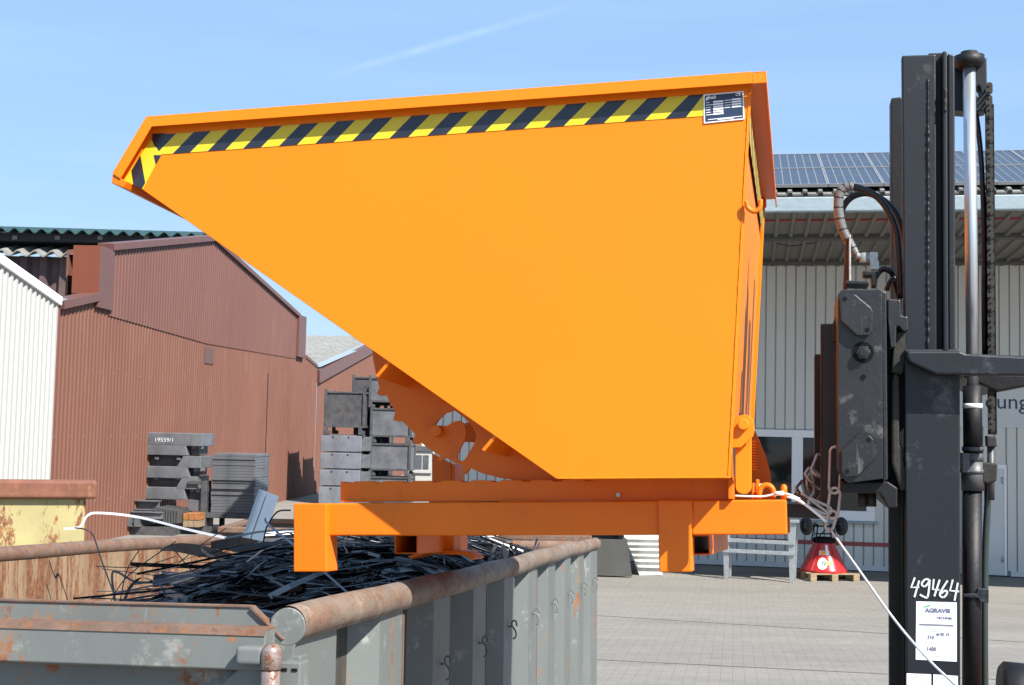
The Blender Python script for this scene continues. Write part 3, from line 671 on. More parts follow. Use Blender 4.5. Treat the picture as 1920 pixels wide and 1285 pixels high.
# ------------------------------------------------------------------ stock beside the brown hall
KF = Fr((0, 30.5, 0), (1, -.06, 0), (.06, 1, 0), (0, 0, 1))
kp = lambda a, c_, v=0: KF.pix(a, c_, v)
gU = kp(265, 900)[0]
def zpx(a, y): return kp(a, y)[1]
blocks = [  # y0,y1, main block (x0,x1 px), recess side
    (812, 836, 268, 377, None), (833, 854, 270, 337, 'r'), (855, 877, 268, 376, 'l'), (875, 897, 275, 342, 'r'), (893, 917, 268, 370, 'l'), (914, 937, 270, 337, 'r')]
lbl = ['top of the dark steel weight stack, chalk number on its front', 'second steel weight from the top of the leaning stack', 'third steel weight from the top, slanted end to the right',
       'fourth steel weight from the top, narrow block to the left', 'fifth steel weight from the top, slanted end to the right', 'lowest steel weight of the leaning stack']
for i, (y0, y1, xa, xb, side) in enumerate(blocks):
    za, zb_ = zpx(320, y1), zpx(320, y0); a, c_ = kp(xa, 880)[0], kp(xb, 880)[0]
    t_ = thing('steel_weight', KF.pt((gU+c_)/2, .5, za), lbl[i], 'weight', 'steel weights stacked by the brown wall')
    L0, L1 = kp(268, 880)[0], kp(374, 880)[0]
    mb = MB(KF)
    if side is None: mb.box(a, c_-.3, 0, 1.0, za, zb_); mb.box(c_-.298, c_, .0, 1.0, za, zb_)
    elif side == 'r':
        mb.prism([(a, za), (c_+.18, za), (c_+.12, zb_), (a, zb_)], 0, 1.0)
    else:
        s0 = kp(330, 880)[0]; mb.prism([(s0, za), (c_, za), (c_, zb_), (s0+.16, zb_)], 0, 1.0)
    mb.build('block', STEEL, t_, .012)
    if side is not None:
        mb = MB(KF)
        if side == 'r': mb.box(c_+.19, L1-.10, .22, .95, za+.01, zb_)
        else: mb.box(L0+.05, kp(330, 880)[0], .22, .95, za+.01, zb_)
        mb.build('web', DSTEEL, t_)
        mb = MB(KF)
        for f in (.15, .75):
            u = (c_+.22+f*.25) if side == 'r' else (L0+.12+f*.9)
            mb.box(u, u+.10, .05, .22, zb_-.10, zb_-.02)
        mb.build('lug', STEEL, t_, .01)
    if i == 0:
        mb = MB(); x0, z0 = kp(289, 828); text_into(mb, lambda x, y: KF.pt(x0+x, -.006, z0+y*.9), '19559/1', .15, offset=0); mb.build('chalk_number', CHALK, t_)
# base pallet, beams, plates
def ibeam(u0, u1, v, z, h=.16, wd=.14, label='', name='steel_beam', m_=STEEL, fr=KF):
    mb = MB(fr); mb.box(u0, u1, v, v+wd, z, z+.02); mb.box(u0, u1, v, v+wd, z+h-.02, z+h); mb.box(u0+.001, u1-.001, v+wd/2-.01, v+wd/2+.01, z+.02, z+h-.02)
    o = mb.build(name, m_); return tag(o, label, 'beam', 'steel beams lying by the brown wall')
zb0 = zpx(300, 985)
for i in range(4):
    ibeam(kp(203+i*3, 960)[0], kp(330, 960)[0], -1.0+i*.22, zb0+.22, label=['front steel beam of the low pile before the weights', 'second steel beam from the front of the low pile', 'third steel beam from the front of the low pile', 'rearmost steel beam of the low pile'][i])
for i, (a, c_) in enumerate(((243, 262), (264, 314))):
    z = zb0+.40; ibeam(kp(a, 945)[0], kp(c_, 945)[0], -.7, z, h=.22, wd=.3, label=['short steel beam lying on the low pile, left one', 'longer steel beam lying on the low pile, right one'][i])
for i in range(6):
    u = kp(219+i*12.5, 970)[0]; mb = MB(KF); mb.box(u, u+.10, -1.1, -.1, zb0+.04, zb0+.215); mb.box(u+.10, u+.13, -1.1, -.1, zb0+.04, zb0+.07)
    tag(mb.build('steel_bearer', STEEL), 'short steel bearer under the low pile of beams', 'bearer', 'steel bearers under the beams')
mb = MB(KF); mb.box(kp(215, 980)[0], kp(350, 980)[0], -.95, 1.0, .0, zb0+.035); tag(mb.build('timber_bed', DSTEEL), 'dark timber bed under the low pile of beams', 'timber')
for i in range(9):
    u = kp(312+i*5, 955)[0]; mb = MB(KF); mb.box(u, u+.05, -.85, .2, zb0+.12, zb0+.48-.008*i)
    tag(mb.build('flat_bar', DSTEEL, bevel=.004), 'upright flat steel bar in the row right of the beams', 'bar', 'flat bars standing in a row')
mb = MB(KF); mb.box(kp(352, 940)[0], kp(388, 940)[0], .0, .6, zb0+.35, zb0+.62); tag(mb.build('steel_block', STEEL, bevel=.01), 'small grey steel block above the orange pallets', 'block')
for i in range(2):
    z = zb0+.02+i*.165; pf = Fr(KF.pt(kp(357, 970)[0], -.55, z), KF.U, KF.V, KF.W)
    pallet(pf, .38, .5, OWOOD if i else WOOD, ['small bare wooden pallet beneath the orange pallet', 'small orange pallet beside the low beam pile'][i], None, .15)
# plate stack on a skid
a, c_ = kp(397, 900)[0], kp(478, 900)[0]; zt, zb1 = zpx(430, 851), zpx(430, 962)
n = 20; hpl = (zt-zb1)/n; proto = None
for i in range(n):
    if proto is None:
        mb = MB(KF); mb.box(a, c_, 0, 1.35, zb1, zb1+hpl*.95); proto = tag(mb.build('steel_plate', STEEL, bevel=.006), 'thick steel plate in the tall square stack right of the weights', 'plate', 'steel plates in one square stack')
    else:
        o = proto.copy(); S.collection.objects.link(o); o.location = proto.location+Vector((random.uniform(-.012, .012), random.uniform(-.03, .03), hpl*i))
mb = MB(KF); mb.box(a-.15, c_+.1, -.05, 1.4, zb1-.13, zb1-.005); mb.box(a-.1, a+.02, .1, .2, .0, zb1-.13); mb.box(c_-.1, c_, .1, .2, .0, zb1-.13); mb.box(a-.1, a+.02, 1.1, 1.2, .0, zb1-.13); mb.box(c_-.1, c_, 1.1, 1.2, 0, zb1-.13)
tag(mb.build('skid', DSTEEL, bevel=.01), 'dark steel skid carrying the square plate stack', 'skid')
mb = MB(KF); u = kp(388, 920)[0]; mb.box(u-.12, u+.02, -.08, .3, .0, zpx(390, 902)); mb.box(u-.45, u+.02, -.07, .0, zpx(390, 909), zpx(390, 902)); tag(mb.build('steel_bracket', DSTEEL, bevel=.01), 'angled steel bracket standing left of the plate stack', 'bracket')

# --- crates: stacks at the corner
CF_ = Fr((0, 43, 0), (1, -.06, 0), (.06, 1, 0), (0, 0, 1)); cp = lambda a, c_: CF_.pix(a, c_, 0)
for i, (y0, y1) in enumerate(((816, 847), (849, 879), (881, 911), (913, 945))):
    xa, xb = 602-i*1.5, 678-i*1.5
    a, c_ = cp(xa, y0)[0], cp(xb, y0)[0]; z1, z0 = cp(640, y0)[1], cp(640, y1)[1]
    t_ = thing('steel_box', CF_.pt((a+c_)/2, .7, z0), ['top blued steel box of four below the open crate', 'second blued steel box from the top of four', 'third blued steel box from the top of four', 'lowest blued steel box standing on the yard'][i], 'box', 'blued steel boxes stacked four high')
    mb = MB(CF_); mb.box(a, c_, 0, 1.5, z0, z1-.02); mb.build('body', STEELB, t_, .015)
    mb = MB(CF_); mb.box(a+.05, c_+.02, .02, 1.48, z1-.02, z1+.006); mb.box(c_+.003, c_+.25, .15, 1.4, z0+.03, z1-.05); mb.build('side_flange', STEEL, t_, .01)
    mb = MB(CF_)
    for f in (.3, .68): u = a+(c_-a)*f; mb.box(u-.02, u+.02, -.01, 0, z1-.1, z1-.04)
    mb.build('notch', BLKM, t_)  # black blocks stand for the dark inside the notches
def crate(fr, a, c_, z0, z1, v, D, label, group='open steel crates stacked at the hall corner'):
    t_ = thing('steel_crate', fr.pt((a+c_)/2, v+D/2, z0), label, 'crate', group); wdt = c_-a
    ft = (z1-z0)*.16
    mb = MB(fr); mb.box(a+.05, c_-.05, v+.02, v+D-.02, z0+ft+.06, z1-.04); mb.build('panel', DSTEEL if 'dull' in label else STEEL, t_, .01)
    mb = MB(fr); mb.box(a, c_, v-.02, v+D, z0+ft, z0+ft+.07); mb.build('base_frame', DSTEEL, t_, .008)
    mb = MB(fr); mb.box(a, c_, v-.02, v+D, z1-.09, z1-.03); mb.build('top_frame', DSTEEL, t_, .008)
    for s in (a, c_-.09):
        for k in (v-.03, v+D-.07):
            mb = MB(fr); mb.box(s, s+.09, k, k+.09, z0+ft+.07, z1+.05); mb.build('post', DSTEEL, t_, .008)
    for s in (a, c_-.22):
        mb = MB(fr); mb.prism([(s, z0), (s+.22, z0), (s+.22, z0+ft*.5), (s+.12, z0+ft*.6), (s+.12, z0+ft), (s, z0+ft)], v-.02, v+.1); mb.build('foot', DSTEEL, t_, .005)
        mb = MB(fr); mb.prism([(s, z0), (s+.22, z0), (s+.22, z0+ft*.5), (s+.12, z0+ft*.6), (s+.12, z0+ft), (s, z0+ft)], v+D-.1, v+D); mb.build('foot', DSTEEL, t_, .005)
    return t_
X = lambda px_: cp(px_, 800)[0]; Zp = lambda py: cp(650, py)[1]
crate(CF_, X(607), X(684), Zp(815), Zp(733), 0, 1.5, 'dull grey open crate standing on the blued boxes')
crate(CF_, X(641), X(716), Zp(768), Zp(701), 1.7, 1.5, 'dull topmost crate at the back of the corner stack')
crate(CF_, X(688), X(768), Zp(829), Zp(762), .6, 1.2, 'steel crate second from the top of the right hand column')
crate(CF_, X(688), X(768), Zp(892), Zp(829), .6, 1.2, 'steel crate with white dotted marks, third in the right hand column')
crate(CF_, X(688), X(768), Zp(953), Zp(892), .6, 1.2, 'lowest steel crate of the right hand column')
crate(CF_, X(684), X(745), Zp(762), Zp(704), .6, 1.2, 'top steel crate of the right hand column, partly behind the rocker')
crate(CF_, X(641), X(712), Zp(948), Zp(768), 2.2, 1.0, 'dull tall crate hidden at the back of the corner stack')

# ------------------------------------------------------------------ other skips
# yellow one on the left
YF = Fr((-4.15, 12.5, 0), (1, .33, 0), (-.33, 1, 0), (0, 0, 1)); yp = lambda a, c_: YF.pix(a, c_, 0)
ys_ = thing('skip_container', (-5, 13.5, gz(13)), 'yellow and rusty skip with a thick red brown rim', 'skip')
a, z1 = yp(161, 937); _, z1b = yp(182, 897); zr_ = yp(160, 935)[1]; lx = yp(-260, 930)[0]
mb = MB(YF); mb.box(lx, a, 0, .06, gz(12.5), zr_); mb.box(a-.06, a, .06, 3.5, gz(12.5), zr_-.55); mb.box(lx, a, 3.44, 3.5, gz(12.5), zr_-.55); mb.build('wall', YELC, ys_, .01)
mb = MB(YF); xe = yp(182, 915)[0]
mb.box(lx, xe, -.08, .16, zr_, yp(160, 901)[1])
mb.build('rim', RUSTR, ys_, .03, 3)
# open skip beyond the grey container
BFm = Fr((0, 23.6, 0), (1, -.03, 0), (.03, 1, 0), (0, 0, 1)); bq = lambda a, c_, v=0: BFm.pix(a, c_, v)
bs = thing('skip_container', (0, 16, gz(15)), 'dark skip with a rusty rim standing behind the grey container', 'skip')
xa, zt = bq(415, 975); xb = bq(1176, 1004)[0]; zrm = bq(760, 996)[1]
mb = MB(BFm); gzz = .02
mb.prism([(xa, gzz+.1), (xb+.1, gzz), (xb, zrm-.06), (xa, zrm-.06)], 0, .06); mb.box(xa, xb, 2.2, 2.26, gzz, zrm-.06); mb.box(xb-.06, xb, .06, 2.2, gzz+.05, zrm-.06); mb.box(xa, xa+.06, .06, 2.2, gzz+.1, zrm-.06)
mb.build('wall', CONC, bs)  # shade on these walls is put into the dark base colour
mb = MB(BFm); mb.box(xa-.05, bq(1110, 1000)[0], -.07, .11, zrm-.11, zrm-.0); mb.box(xa-.05, xb, 2.15, 2.3, zrm-.09, zrm+.0); mb.box(xa-.05, xa+.1, .11, 2.15, zrm-.09, zrm); mb.build('rim', RIMEDGE, bs, .02)
mb = MB(BFm); mb.box(xa+.06, xb-.06, .06, 2.2, zrm-.5, zrm-.30); mb.build('tarpaulin', mat('tan_cover', (.40, .32, .22), .8, var=.2, vscale=2), bs)

# ------------------------------------------------------------------ grey roll-off container in the foreground
LEN = 5.83
Vc = ray(1391, 945).normalized(); Uc = Vector((1, -.18, .021)); Uc = (Uc-Vc*Uc.dot(Vc)).normalized(); Wc = Uc.cross(Vc)
CO = P(540, 1175, 2.75); C = Fr(CO, Uc, Vc, Wc)
uLft = C.pix(425, 987, LEN)[0]; HC = 1.14; rt = .040
cont = thing('roll_off_container', C.pt(uLft/2, LEN/2, -HC), 'grey steel roll-off container with rusty tube rim full of scrap', 'container')
# right side: corrugated wall
per = .60; prof = []; v = .30
prof.append((-.035, .02)); prof.append((.30, -.03))
prof = [(.0, .012), (.30, .012)]
k = 0
while v < LEN-.2:
    prof += [(v, .012), (v+.07, -.055), (v+.30, -.055), (v+.37, .012)]; v += per
prof.append((LEN, .012))
mb = MB(); vs = []
for vv, uu in prof: vs += [C.pt(uu, vv, -HC), C.pt(uu, vv, -.02)]
mb.add(vs, [(2*i, 2*i+1, 2*i+3, 2*i+2) for i in range(len(prof)-1)])
mb.box(-.075, -.062, 0, LEN, -HC, -.02, fr=C)
mb.build('side_wall', GREYC, cont, .008)
# left side
mb = MB(C); mb.box(uLft-.02, uLft, 0, LEN, -HC, -.03); mb.build('side_wall', INNER, cont)
mb = MB(C); mb.box(-.061, -.055, .03, LEN-.03, -HC+.05, -.03); mb.build('inner_lining', INNER, cont)
mb = MB(C); mb.box(uLft, -.076, LEN-.03, LEN, -HC, -.03); mb.build('end_wall', INNER, cont)
mb = MB(C); mb.box(uLft, -.076, .06, LEN-.03, -HC, -HC+.04); mb.build('floor', DSTEEL, cont)
# rims
def wob(p, a): return p
pts = []; n = 40
for i in range(n+1):
    vv = LEN*i/n; pts.append(C.pt(.004*math.sin(vv*2.1)+.003*math.sin(vv*5.3), vv, .004*math.sin(vv*1.7+1)+.002*math.sin(vv*6)))
mb = MB(); mb.tube(pts, rt, 32, caps=False); rim = mb.build('tube_rim', RIMR, cont)
mb = MB(); mb.cyl(C.pt(0, -.004, 0), C.pt(0, .006, 0), rt*.985, 32); mb.prism([(-.03, -.09), (.012, -.075), (.02, -.02), (-.03, -.02)], -.003, .006, fr=C); mb.build('rim_cap', GREYE, cont, .002)
mb = MB(); mb.cyl(C.pt(0, LEN-.006, 0), C.pt(0, LEN+.004, 0), rt*.985, 32); mb.build('rim_cap', RIMEDGE, cont)
pts = [C.pt(uLft-.03, LEN*i/20, -.015+.003*math.sin(i)) for i in range(20)]+[C.pt(uLft-.03, LEN-.06, -.02), C.pt(uLft-.03, LEN, -.06), C.pt(uLft-.03, LEN+.03, -.13)]
mb = MB(); mb.tube(pts, rt*1.05, 24); mb.build('tube_rim', RIMEDGE, cont)
mb = MB(); mb.tube([C.pt(uLft, LEN, -.04), C.pt(0, LEN, -.02)], rt*.9, 20); mb.build('end_rim', RIMEDGE, cont)
# near end: folded head section
e = lambda px_, py, v: C.pix(px_, py, v)
zt = e(250, 1133, 0)[1]; zl = e(250, 1168, 0)[1]; zd = e(250, 1178, -.06)[1]; zb_ = e(250, 1249, -.06)[1]
xr, xr2 = e(470, 1140, 0)[0], e(512, 1190, -.05)[0]
mb = MB(C); mb.prism([(uLft, zl-.03), (xr2+.0, zl-.03), (xr, zt), (uLft, zt)], 0, .012); mb.build('head_plate', GREYE, cont, .002)
mb = MB(C); mb.box(uLft, xr, -.004, .016, zt-.001, zt+.004)
mb.prism([(xr, zt-.002), (xr2+.004, zl-.026), (xr2+.009, zl-.024), (xr+.004, zt+.004)], -.008, .016); mb.build('head_edge', RIMEDGE, cont, .001)
XS = Fr(C.O, C.V, C.U, C.W)     # cross-section frame: (v, w) swept along u
mb = MB(); mb.prism([(0, zl), (-.058, zd+.004), (-.062, zd-.006), (-.062, zb_), (-.004, zb_-.012), (-.004, zl-.02)], uLft, xr2-.012, fr=XS); mb.build('head_beam', GREYE, cont, .004, 3)
mb = MB(); mb.prism([(0, zl+.002), (-.060, zd+.007), (-.0645, zd-.008), (-.058, zd+.001), (0, zl-.002)], uLft, xr2-.012, fr=XS); mb.build('ledge_edge', RIMEDGE, cont)
mb = MB(C); mb.box(uLft, -.02, -.001, .02, -HC, zb_-.012)
mb.build('door_panel', GREYE, cont)
mb = MB(C); mb.prism([(e(395, 1285, -.05)[0], e(395, 1300, -.05)[1]), (xr2-.01, e(395, 1300, -.05)[1]), (xr2-.01, zb_+.01), (e(455, 1240, -.05)[0], zb_+.01)], -.05, -.002); mb.build('corner_post', GREYE, cont, .006)
for zz in (-.35, -.7, -1.0):
    mb = MB(C); mb.box(uLft, e(395, 1285, -.05)[0], -.05, -.002, zz-.06, zz+.0); mb.build('door_beam', GREYE, cont, .006)
# hinge block, pin, latch plate
mb = MB(C); a = e(443, 1212, -.09); c_ = e(492, 1248, -.09); mb.box(a[0], c_[0], -.095, -.05, c_[1], a[1]); mb.build('hinge_block', GREYE, cont, .008, 3)
hx = e(509, 1240, -.085); r_ = px2m(19, 2.66)
mb = MB(); zc = [e(509, y, -.085)[1] for y in (1207, 1216, 1222, 1256)]
mb.lathe(C.pt(hx[0], -.085, 0), C.W, [(0, zc[0]), (r_*.55, zc[0]-.001), (r_*.92, zc[1]), (r_, zc[2]), (r_*1.02, zc[2]-.01), (r_, zc[3]+.002), (r_*.9, zc[3])], 28)
RUSTPIN = mat('worn_pin', (.30, .24, .22), .32, .5, var=.3, vscale=30, rust=.5, rscale=22, rustcol=(0.144, 0.054, 0.0288), rust2=(0.216, 0.0936, 0.0576), bump=0.27)
mb.build('hinge_knuckle', RUSTPIN, cont)
mb = MB(); mb.lathe(C.pt(hx[0]-.001, -.085, 0), C.W, [(r_*.88, zc[3]-.002), (r_*.97, zc[3]-.005), (r_*.97, -.5), (0, -.5)], 28); mb.build('hinge_knuckle', RUSTPIN, cont)
a = e(530, 1240, -.03); c_ = e(566, 1300, -.03)
mb = MB(C); mb.box(a[0], c_[0], -.045, .01, c_[1]-.1, a[1]); mb.build('latch_plate', GREYE, cont, .003)
mb = MB(C); 
for f in (.22, .72):
    u = a[0]+(c_[0]-a[0])*f; mb.box(u-.006, u+.006, -.047, -.044, a[1]-.018, a[1]-.012)
mb.build('latch_slot_dark', BLKM, cont)  # black bars painted in for the dark inside the slots
mb = MB(C); mb.box(-.035, .03, .0, .05, -HC, -.06); mb.build('corner_post', GREYC, cont, .004)
# tarpaulin hooks (S shaped rods) on the side
hooks = [(836, 1250), (905, 1190), (962, 1180), (1011, 1138), (1048, 1130), (1078, 1112), (1101, 1100)]
v0, w0 = C.pu(836, 1250, .02); v6, w6 = C.pu(1078, 1112, .02)
for i in range(9):
    vv = v0 + i*per; vv = .30+per*round((v0-.30)/per)+i*per-.12
    if vv > LEN-.1: break
    z0 = w0+(w6-w0)*(vv-v0)/(v6-v0) if i < 7 else w6
    shp = [(.55, .40), (.42, .85), (-.05, 1.0), (-.5, .78), (-.42, .40), (.15, .02), (.48, -.42), (.30, -.88), (-.2, -.98)]
    pts = spline_([C.pt(.034+.019*a, vv+.004*b_, z0+.036*b_) for a, b_ in shp], 26)
    mb = MB(); mb.tube(pts, .0034, 8); mb.tube([C.pt(.008, vv, z0+.012), C.pt(.028, vv, z0+.012)], .0036, 8); mb.build('tarpaulin_hook', GREYC, cont)
for i in range(3):
    vv = .9+i*1.2; mb = MB(C); mb.box(.0125, .0145, vv, vv+.012, -.6, -.05); mb.build('rust_seam', RIMEDGE, cont)

# ------------------------------------------------------------------ scrap in the container
def bedh(u, v):
    h = -.50
    h += .52*math.exp(-((u+.72)/.72)**4-((v-3.5)/1.5)**4)
    h += .36*math.exp(-((u+.40)/.7)**2-((v-.7)/.9)**2)
    h += .10*math.exp(-((u+.3)/.5)**2-((v-2.6)/.9)**2)
    return min(h, -.05 if v < 1.6 else .03)
mb = MB(); nu, nv = 40, 70; vs = []
for j in range(nv+1):
    for i in range(nu+1):
        u = uLft+.02+(-.08-uLft-.02)*i/nu; v = .03+(LEN-.08)*j/nv
        vs.append(C.pt(u, v, bedh(u, v)-.02+random.uniform(-.012, .012)))
mb.add(vs, [(j*(nu+1)+i, j*(nu+1)+i+1, (j+1)*(nu+1)+i+1, (j+1)*(nu+1)+i) for j in range(nv) for i in range(nu)])
sc = MB()
sc.v, sc.f, sc.m, sc.s = mb.v, mb.f, [0]*len(mb.f), mb.s
def clampu(u): return max(uLft+.05, min(-.10, u))
def scrap_strip(cu, cv, ang, ln, wd, lift, curl, mi, tilt, roll=0):
    n = 9; pts = []
    for i in range(n):
        s = (i/(n-1)-.5)*ln; a = ang+curl*s
        u = cu+math.cos(ang)*s-math.sin(ang)*curl*s*s*.5; v = cv+math.sin(ang)*s+math.cos(ang)*curl*s*s*.5
        u = clampu(u); v = max(.06, min(LEN-.08, v))
        pts.append((u, v, bedh(cu, cv)*.6+bedh(u, v)*.4+lift+tilt*s+.01*math.sin(i*1.3+cu*9)))
    sd = C.U*(-math.sin(ang))+C.V*math.cos(ang)+C.W*roll
    sc.mi = mi; sc.ribbon([C.pt(*p) for p in pts], wd, sd, .0015)
for i in range(2300):
    for _ in range(20):
        cu = random.uniform(uLft+.15, -.15); cv = random.uniform(.3, LEN-.3)
        if random.random() < (bedh(cu, cv)+.56)/.5: break
    mi = random.choices((1, 2, 3, 4), (10, 6, 1.6, .10))[0]  # grey offcuts, some of them painting pale highlights among the black
    if cv > 3.9 and cu > -1.0 and random.random() < .13: mi = random.choice((3, 4))
    scrap_strip(cu, cv, random.gauss(0, .38)+random.choice((0, 0, 0, 1.1)), random.uniform(.3, 1.5), random.choice((.004, .006, .008, .010, .014, .022)), random.uniform(-.02, .055), random.gauss(0, 1.7), mi, random.gauss(0, .09), random.gauss(0, .8))
for i in range(90):   # broader glossy ribbons on top
    cu = random.gauss(-.75, .45); cv = random.gauss(3.2, 1.0)
    if not (uLft+.4 < cu < -.2 and .6 < cv < LEN-.5): continue
    scrap_strip(cu, cv, random.gauss(0, .30), random.uniform(.5, 1.3), random.choice((.03, .045, .06)), random.uniform(.0, .05), random.gauss(0, 2.2), random.choice((1, 1, 1, 3)), random.gauss(0, .06), random.gauss(0, .9))
# fan of banding strips near the head plate
for i in range(40):
    a = i/39; pts = []; jt = random.uniform(-.02, .02); jz = random.uniform(-.012, .012)
    for k in range(12):
        s = k/11; u = -1.35+1.15*s+.10*a; v = .10+.022*i+jt+.20*math.sin(s*math.pi)*(.4+a); pts.append(C.pt(clampu(u), v, -.080+jz+.055*math.sin(s*math.pi+jt*6)-.0012*i))
    sc.mi = (1, 3, 2, 1, 3)[i % 5]; sc.ribbon(pts, random.choice((.005, .009, .013)), C.V+C.W*random.uniform(-.3, 1), .001)
for i in range(20):    # white strips at the far right part of the heap
    pts = []; b0 = random.uniform(-.15, .1)
    for k in range(12):
        s = k/11; pts.append(C.pt(-1.45+1.0*s+b0, 3.5+.10*i+(.1+.25*abs(b0)*6)*math.sin(s*3), .055+.04*math.sin(s*math.pi+i*.7)+.002*i))
    sc.mi = 4 if i % 3 else 3; sc.ribbon(pts, .022, C.V+C.W*.4, .0015)
tag(sc.build('scrap_metal', [SCRAPB, SCRAP, SCRAPM, SCRAPG, SCRAPW], loc=C.pt(-1, 3, -.5)), 'tangled heap of shiny black steel offcuts filling the grey container', 'scrap', kind='stuff')
def cp3(px_, py, v): a = C.pix(px_, py, v); return C.pt(a[0], v, a[1])
def strip_obj(name, pix, wd, side, m_, label, cat='strip', t_=.0015, n=40):
    mb = MB(); mb.ribbon(spline([cp3(*p) for p in pix], n), wd, side, t_); return tag(mb.build(name, m_), label, cat)
upv = C.W
strip_obj('plastic_strap', [(120, 992, 3.4), (150, 988, 3.4), (163, 968, 3.4), (185, 962, 3.4), (260, 970, 3.4), (360, 995, 3.3), (470, 1018, 3.2), (555, 1030, 3.1), (640, 1038, 3.0)], .0115, upv, SCRAPW, 'long white strap arching over the left container rim', 'strap')
mb = MB(); mb.tube(spline([cp3(140, 990, 3.3), cp3(160, 993, 3.3), cp3(175, 1005, 3.3), cp3(190, 1050, 3.2), cp3(212, 1110, 3.0), cp3(215, 1128, 2.9)], 30), .0035, 8)
tag(mb.build('black_wire', HOSE), 'thin black wire hanging down the rusty inner wall', 'wire')
strip_obj('black_sheet_offcut', [(300, 1032, 3.3), (330, 1027, 3.3), (375, 1033, 3.25), (420, 1042, 3.2), (470, 1050, 3.1)], lambda s: .004+.05*math.sin(min(1, s*1.3)*math.pi*.8), upv, SCRAPM, 'pointed dark sheet offcut sticking out to the left', 'offcut')
strip_obj('black_sheet_offcut', [(395, 1022, 3.1), (450, 1022, 3.1), (500, 1035, 3.0), (560, 1040, 2.9), (640, 1037, 2.8)], lambda s: .03+.055*math.sin(s*math.pi), upv, SCRAP, 'broad glossy black sheet bent over the top of the heap', 'offcut')
strip_obj('curled_strip', [(385, 1022, 2.8), (378, 1030, 2.8), (400, 1045, 2.7), (450, 1057, 2.6), (490, 1060, 2.6), (550, 1045, 2.6), (600, 1030, 2.6)], .012, upv, SCRAPG, 'thin grey strip looping in front of the glossy sheet', 'strip')
strip_obj('curled_strip', [(430, 1075, 2.4), (420, 1085, 2.4), (440, 1096, 2.4), (475, 1090, 2.3), (520, 1070, 2.3), (590, 1050, 2.3)], .014, C.V+C.W*.3, SCRAP, 'black strip curled into a flat loop below the sheets', 'strip')
strip_obj('curled_strip', [(300, 1105, 2.2), (325, 1115, 2.1), (345, 1124, 2.0), (360, 1128, 2.0)], .028, upv+C.U*.3, SCRAPG, 'blue grey strip end pointing up left near the head plate', 'strip')
strip_obj('curled_strip', [(234, 1125, 2.0), (245, 1100, 2.1), (268, 1084, 2.2), (300, 1098, 2.1), (312, 1120, 2.0)], .012, C.V, SCRAPM, 'dark strip arched upright against the rusty wall', 'strip')
strip_obj('curled_strip', [(216, 1128, 2.6), (210, 1080, 2.6), (220, 1073, 2.6), (260, 1092, 2.6), (330, 1088, 2.6)], .010, upv, SCRAPG, 'thin pale strip bent back at the left of the heap', 'strip')
for i, (pix, lb) in enumerate((([(205, 1135, 2.2), (240, 1080, 2.4), (330, 1015, 2.7)], 'straight thin wire slanting up left of the heap'), ([(225, 1128, 2.4), (238, 1070, 2.5), (262, 1030, 2.6)], 'steep thin wire near the rusty wall'),
                               ([(180, 1062, 2.9), (260, 1063, 2.9), (330, 1043, 2.9)], 'thin curved wire crossing the rusty wall'), ([(320, 1022, 2.8), (350, 1060, 2.8), (370, 1080, 2.8)], 'dark thin rod leaning below the pointed offcut'),
                               ([(330, 1060, 3.0), (380, 1020, 3.0), (425, 990, 3.0)], 'fine wire rising towards the rim end'))):
    mb = MB(); mb.tube(spline([cp3(*p) for p in pix], 16), .0025, 6); tag(mb.build('thin_wire', SCRAPM), lb, 'wire')
strip_obj('steel_band', [(497, 972, 2.4), (500, 980, 2.4), (520, 998, 2.3), (560, 1030, 2.1), (610, 1075, 1.9), (652, 1112, 1.8)], .0125, C.V+C.W*.2, STRAP, 'blue grey steel band running behind the orange front leg', 'band')
mb = MB(); mb.tube(spline([cp3(545, 957, 2.5), cp3(520, 960, 2.5), cp3(502, 985, 2.5), cp3(497, 1000, 2.5), cp3(490, 1040, 2.5), cp3(489, 1070, 2.5), cp3(492, 1120, 2.4)], 30), .0035, 8)
tag(mb.build('black_cable', HOSE), 'black cable with knots hooked over the galvanised profile', 'cable')
strip_obj('steel_band', [(1115-190, 1010, 4.6), (940, 1025, 4.5), (965, 1045, 4.4)], .02, C.V+C.W*.3, SCRAPG, 'short pale band poking out by the container rim', 'band')
# leaning galvanised profile
mb = MB(); A0, A1 = cp3(463, 1022, 3.4), cp3(498, 922, 3.4); D = (A1-A0); W_ = px2m(46, 6.1)
sidev = (C.U-D.normalized()*C.U.dot(D.normalized())).normalized(); nv_ = D.normalized().cross(sidev)
A0 -= D*.5
D = A1-A0
ang_prof = [(-.5*W_*.75, .02), (-.18*W_, .0), (-.12*W_, .02), (.05*W_, .02), (.10*W_, .0), (.62*W_, .0)]
vs = []
for (s, d_) in ang_prof:
    for k in (0, 1):
        p = A0+sidev*s+nv_*d_+D*k; vs += [p, p+nv_*.003]
n = len(ang_prof); fs = []
for i in range(n-1):
    a = 4*i; fs += [(a, a+2, a+6, a+4), (a+1, a+5, a+7, a+3), (a, a+4, a+5, a+1), (a+2, a+3, a+7, a+6)]
fs += [(0, 1, 3, 2), (4*n-4, 4*n-2, 4*n-1, 4*n-3)]
mb.add(vs, fs); tag(mb.build('galvanised_profile', GALVB), 'blue grey folded sheet profile leaning upright in the scrap', 'profile')

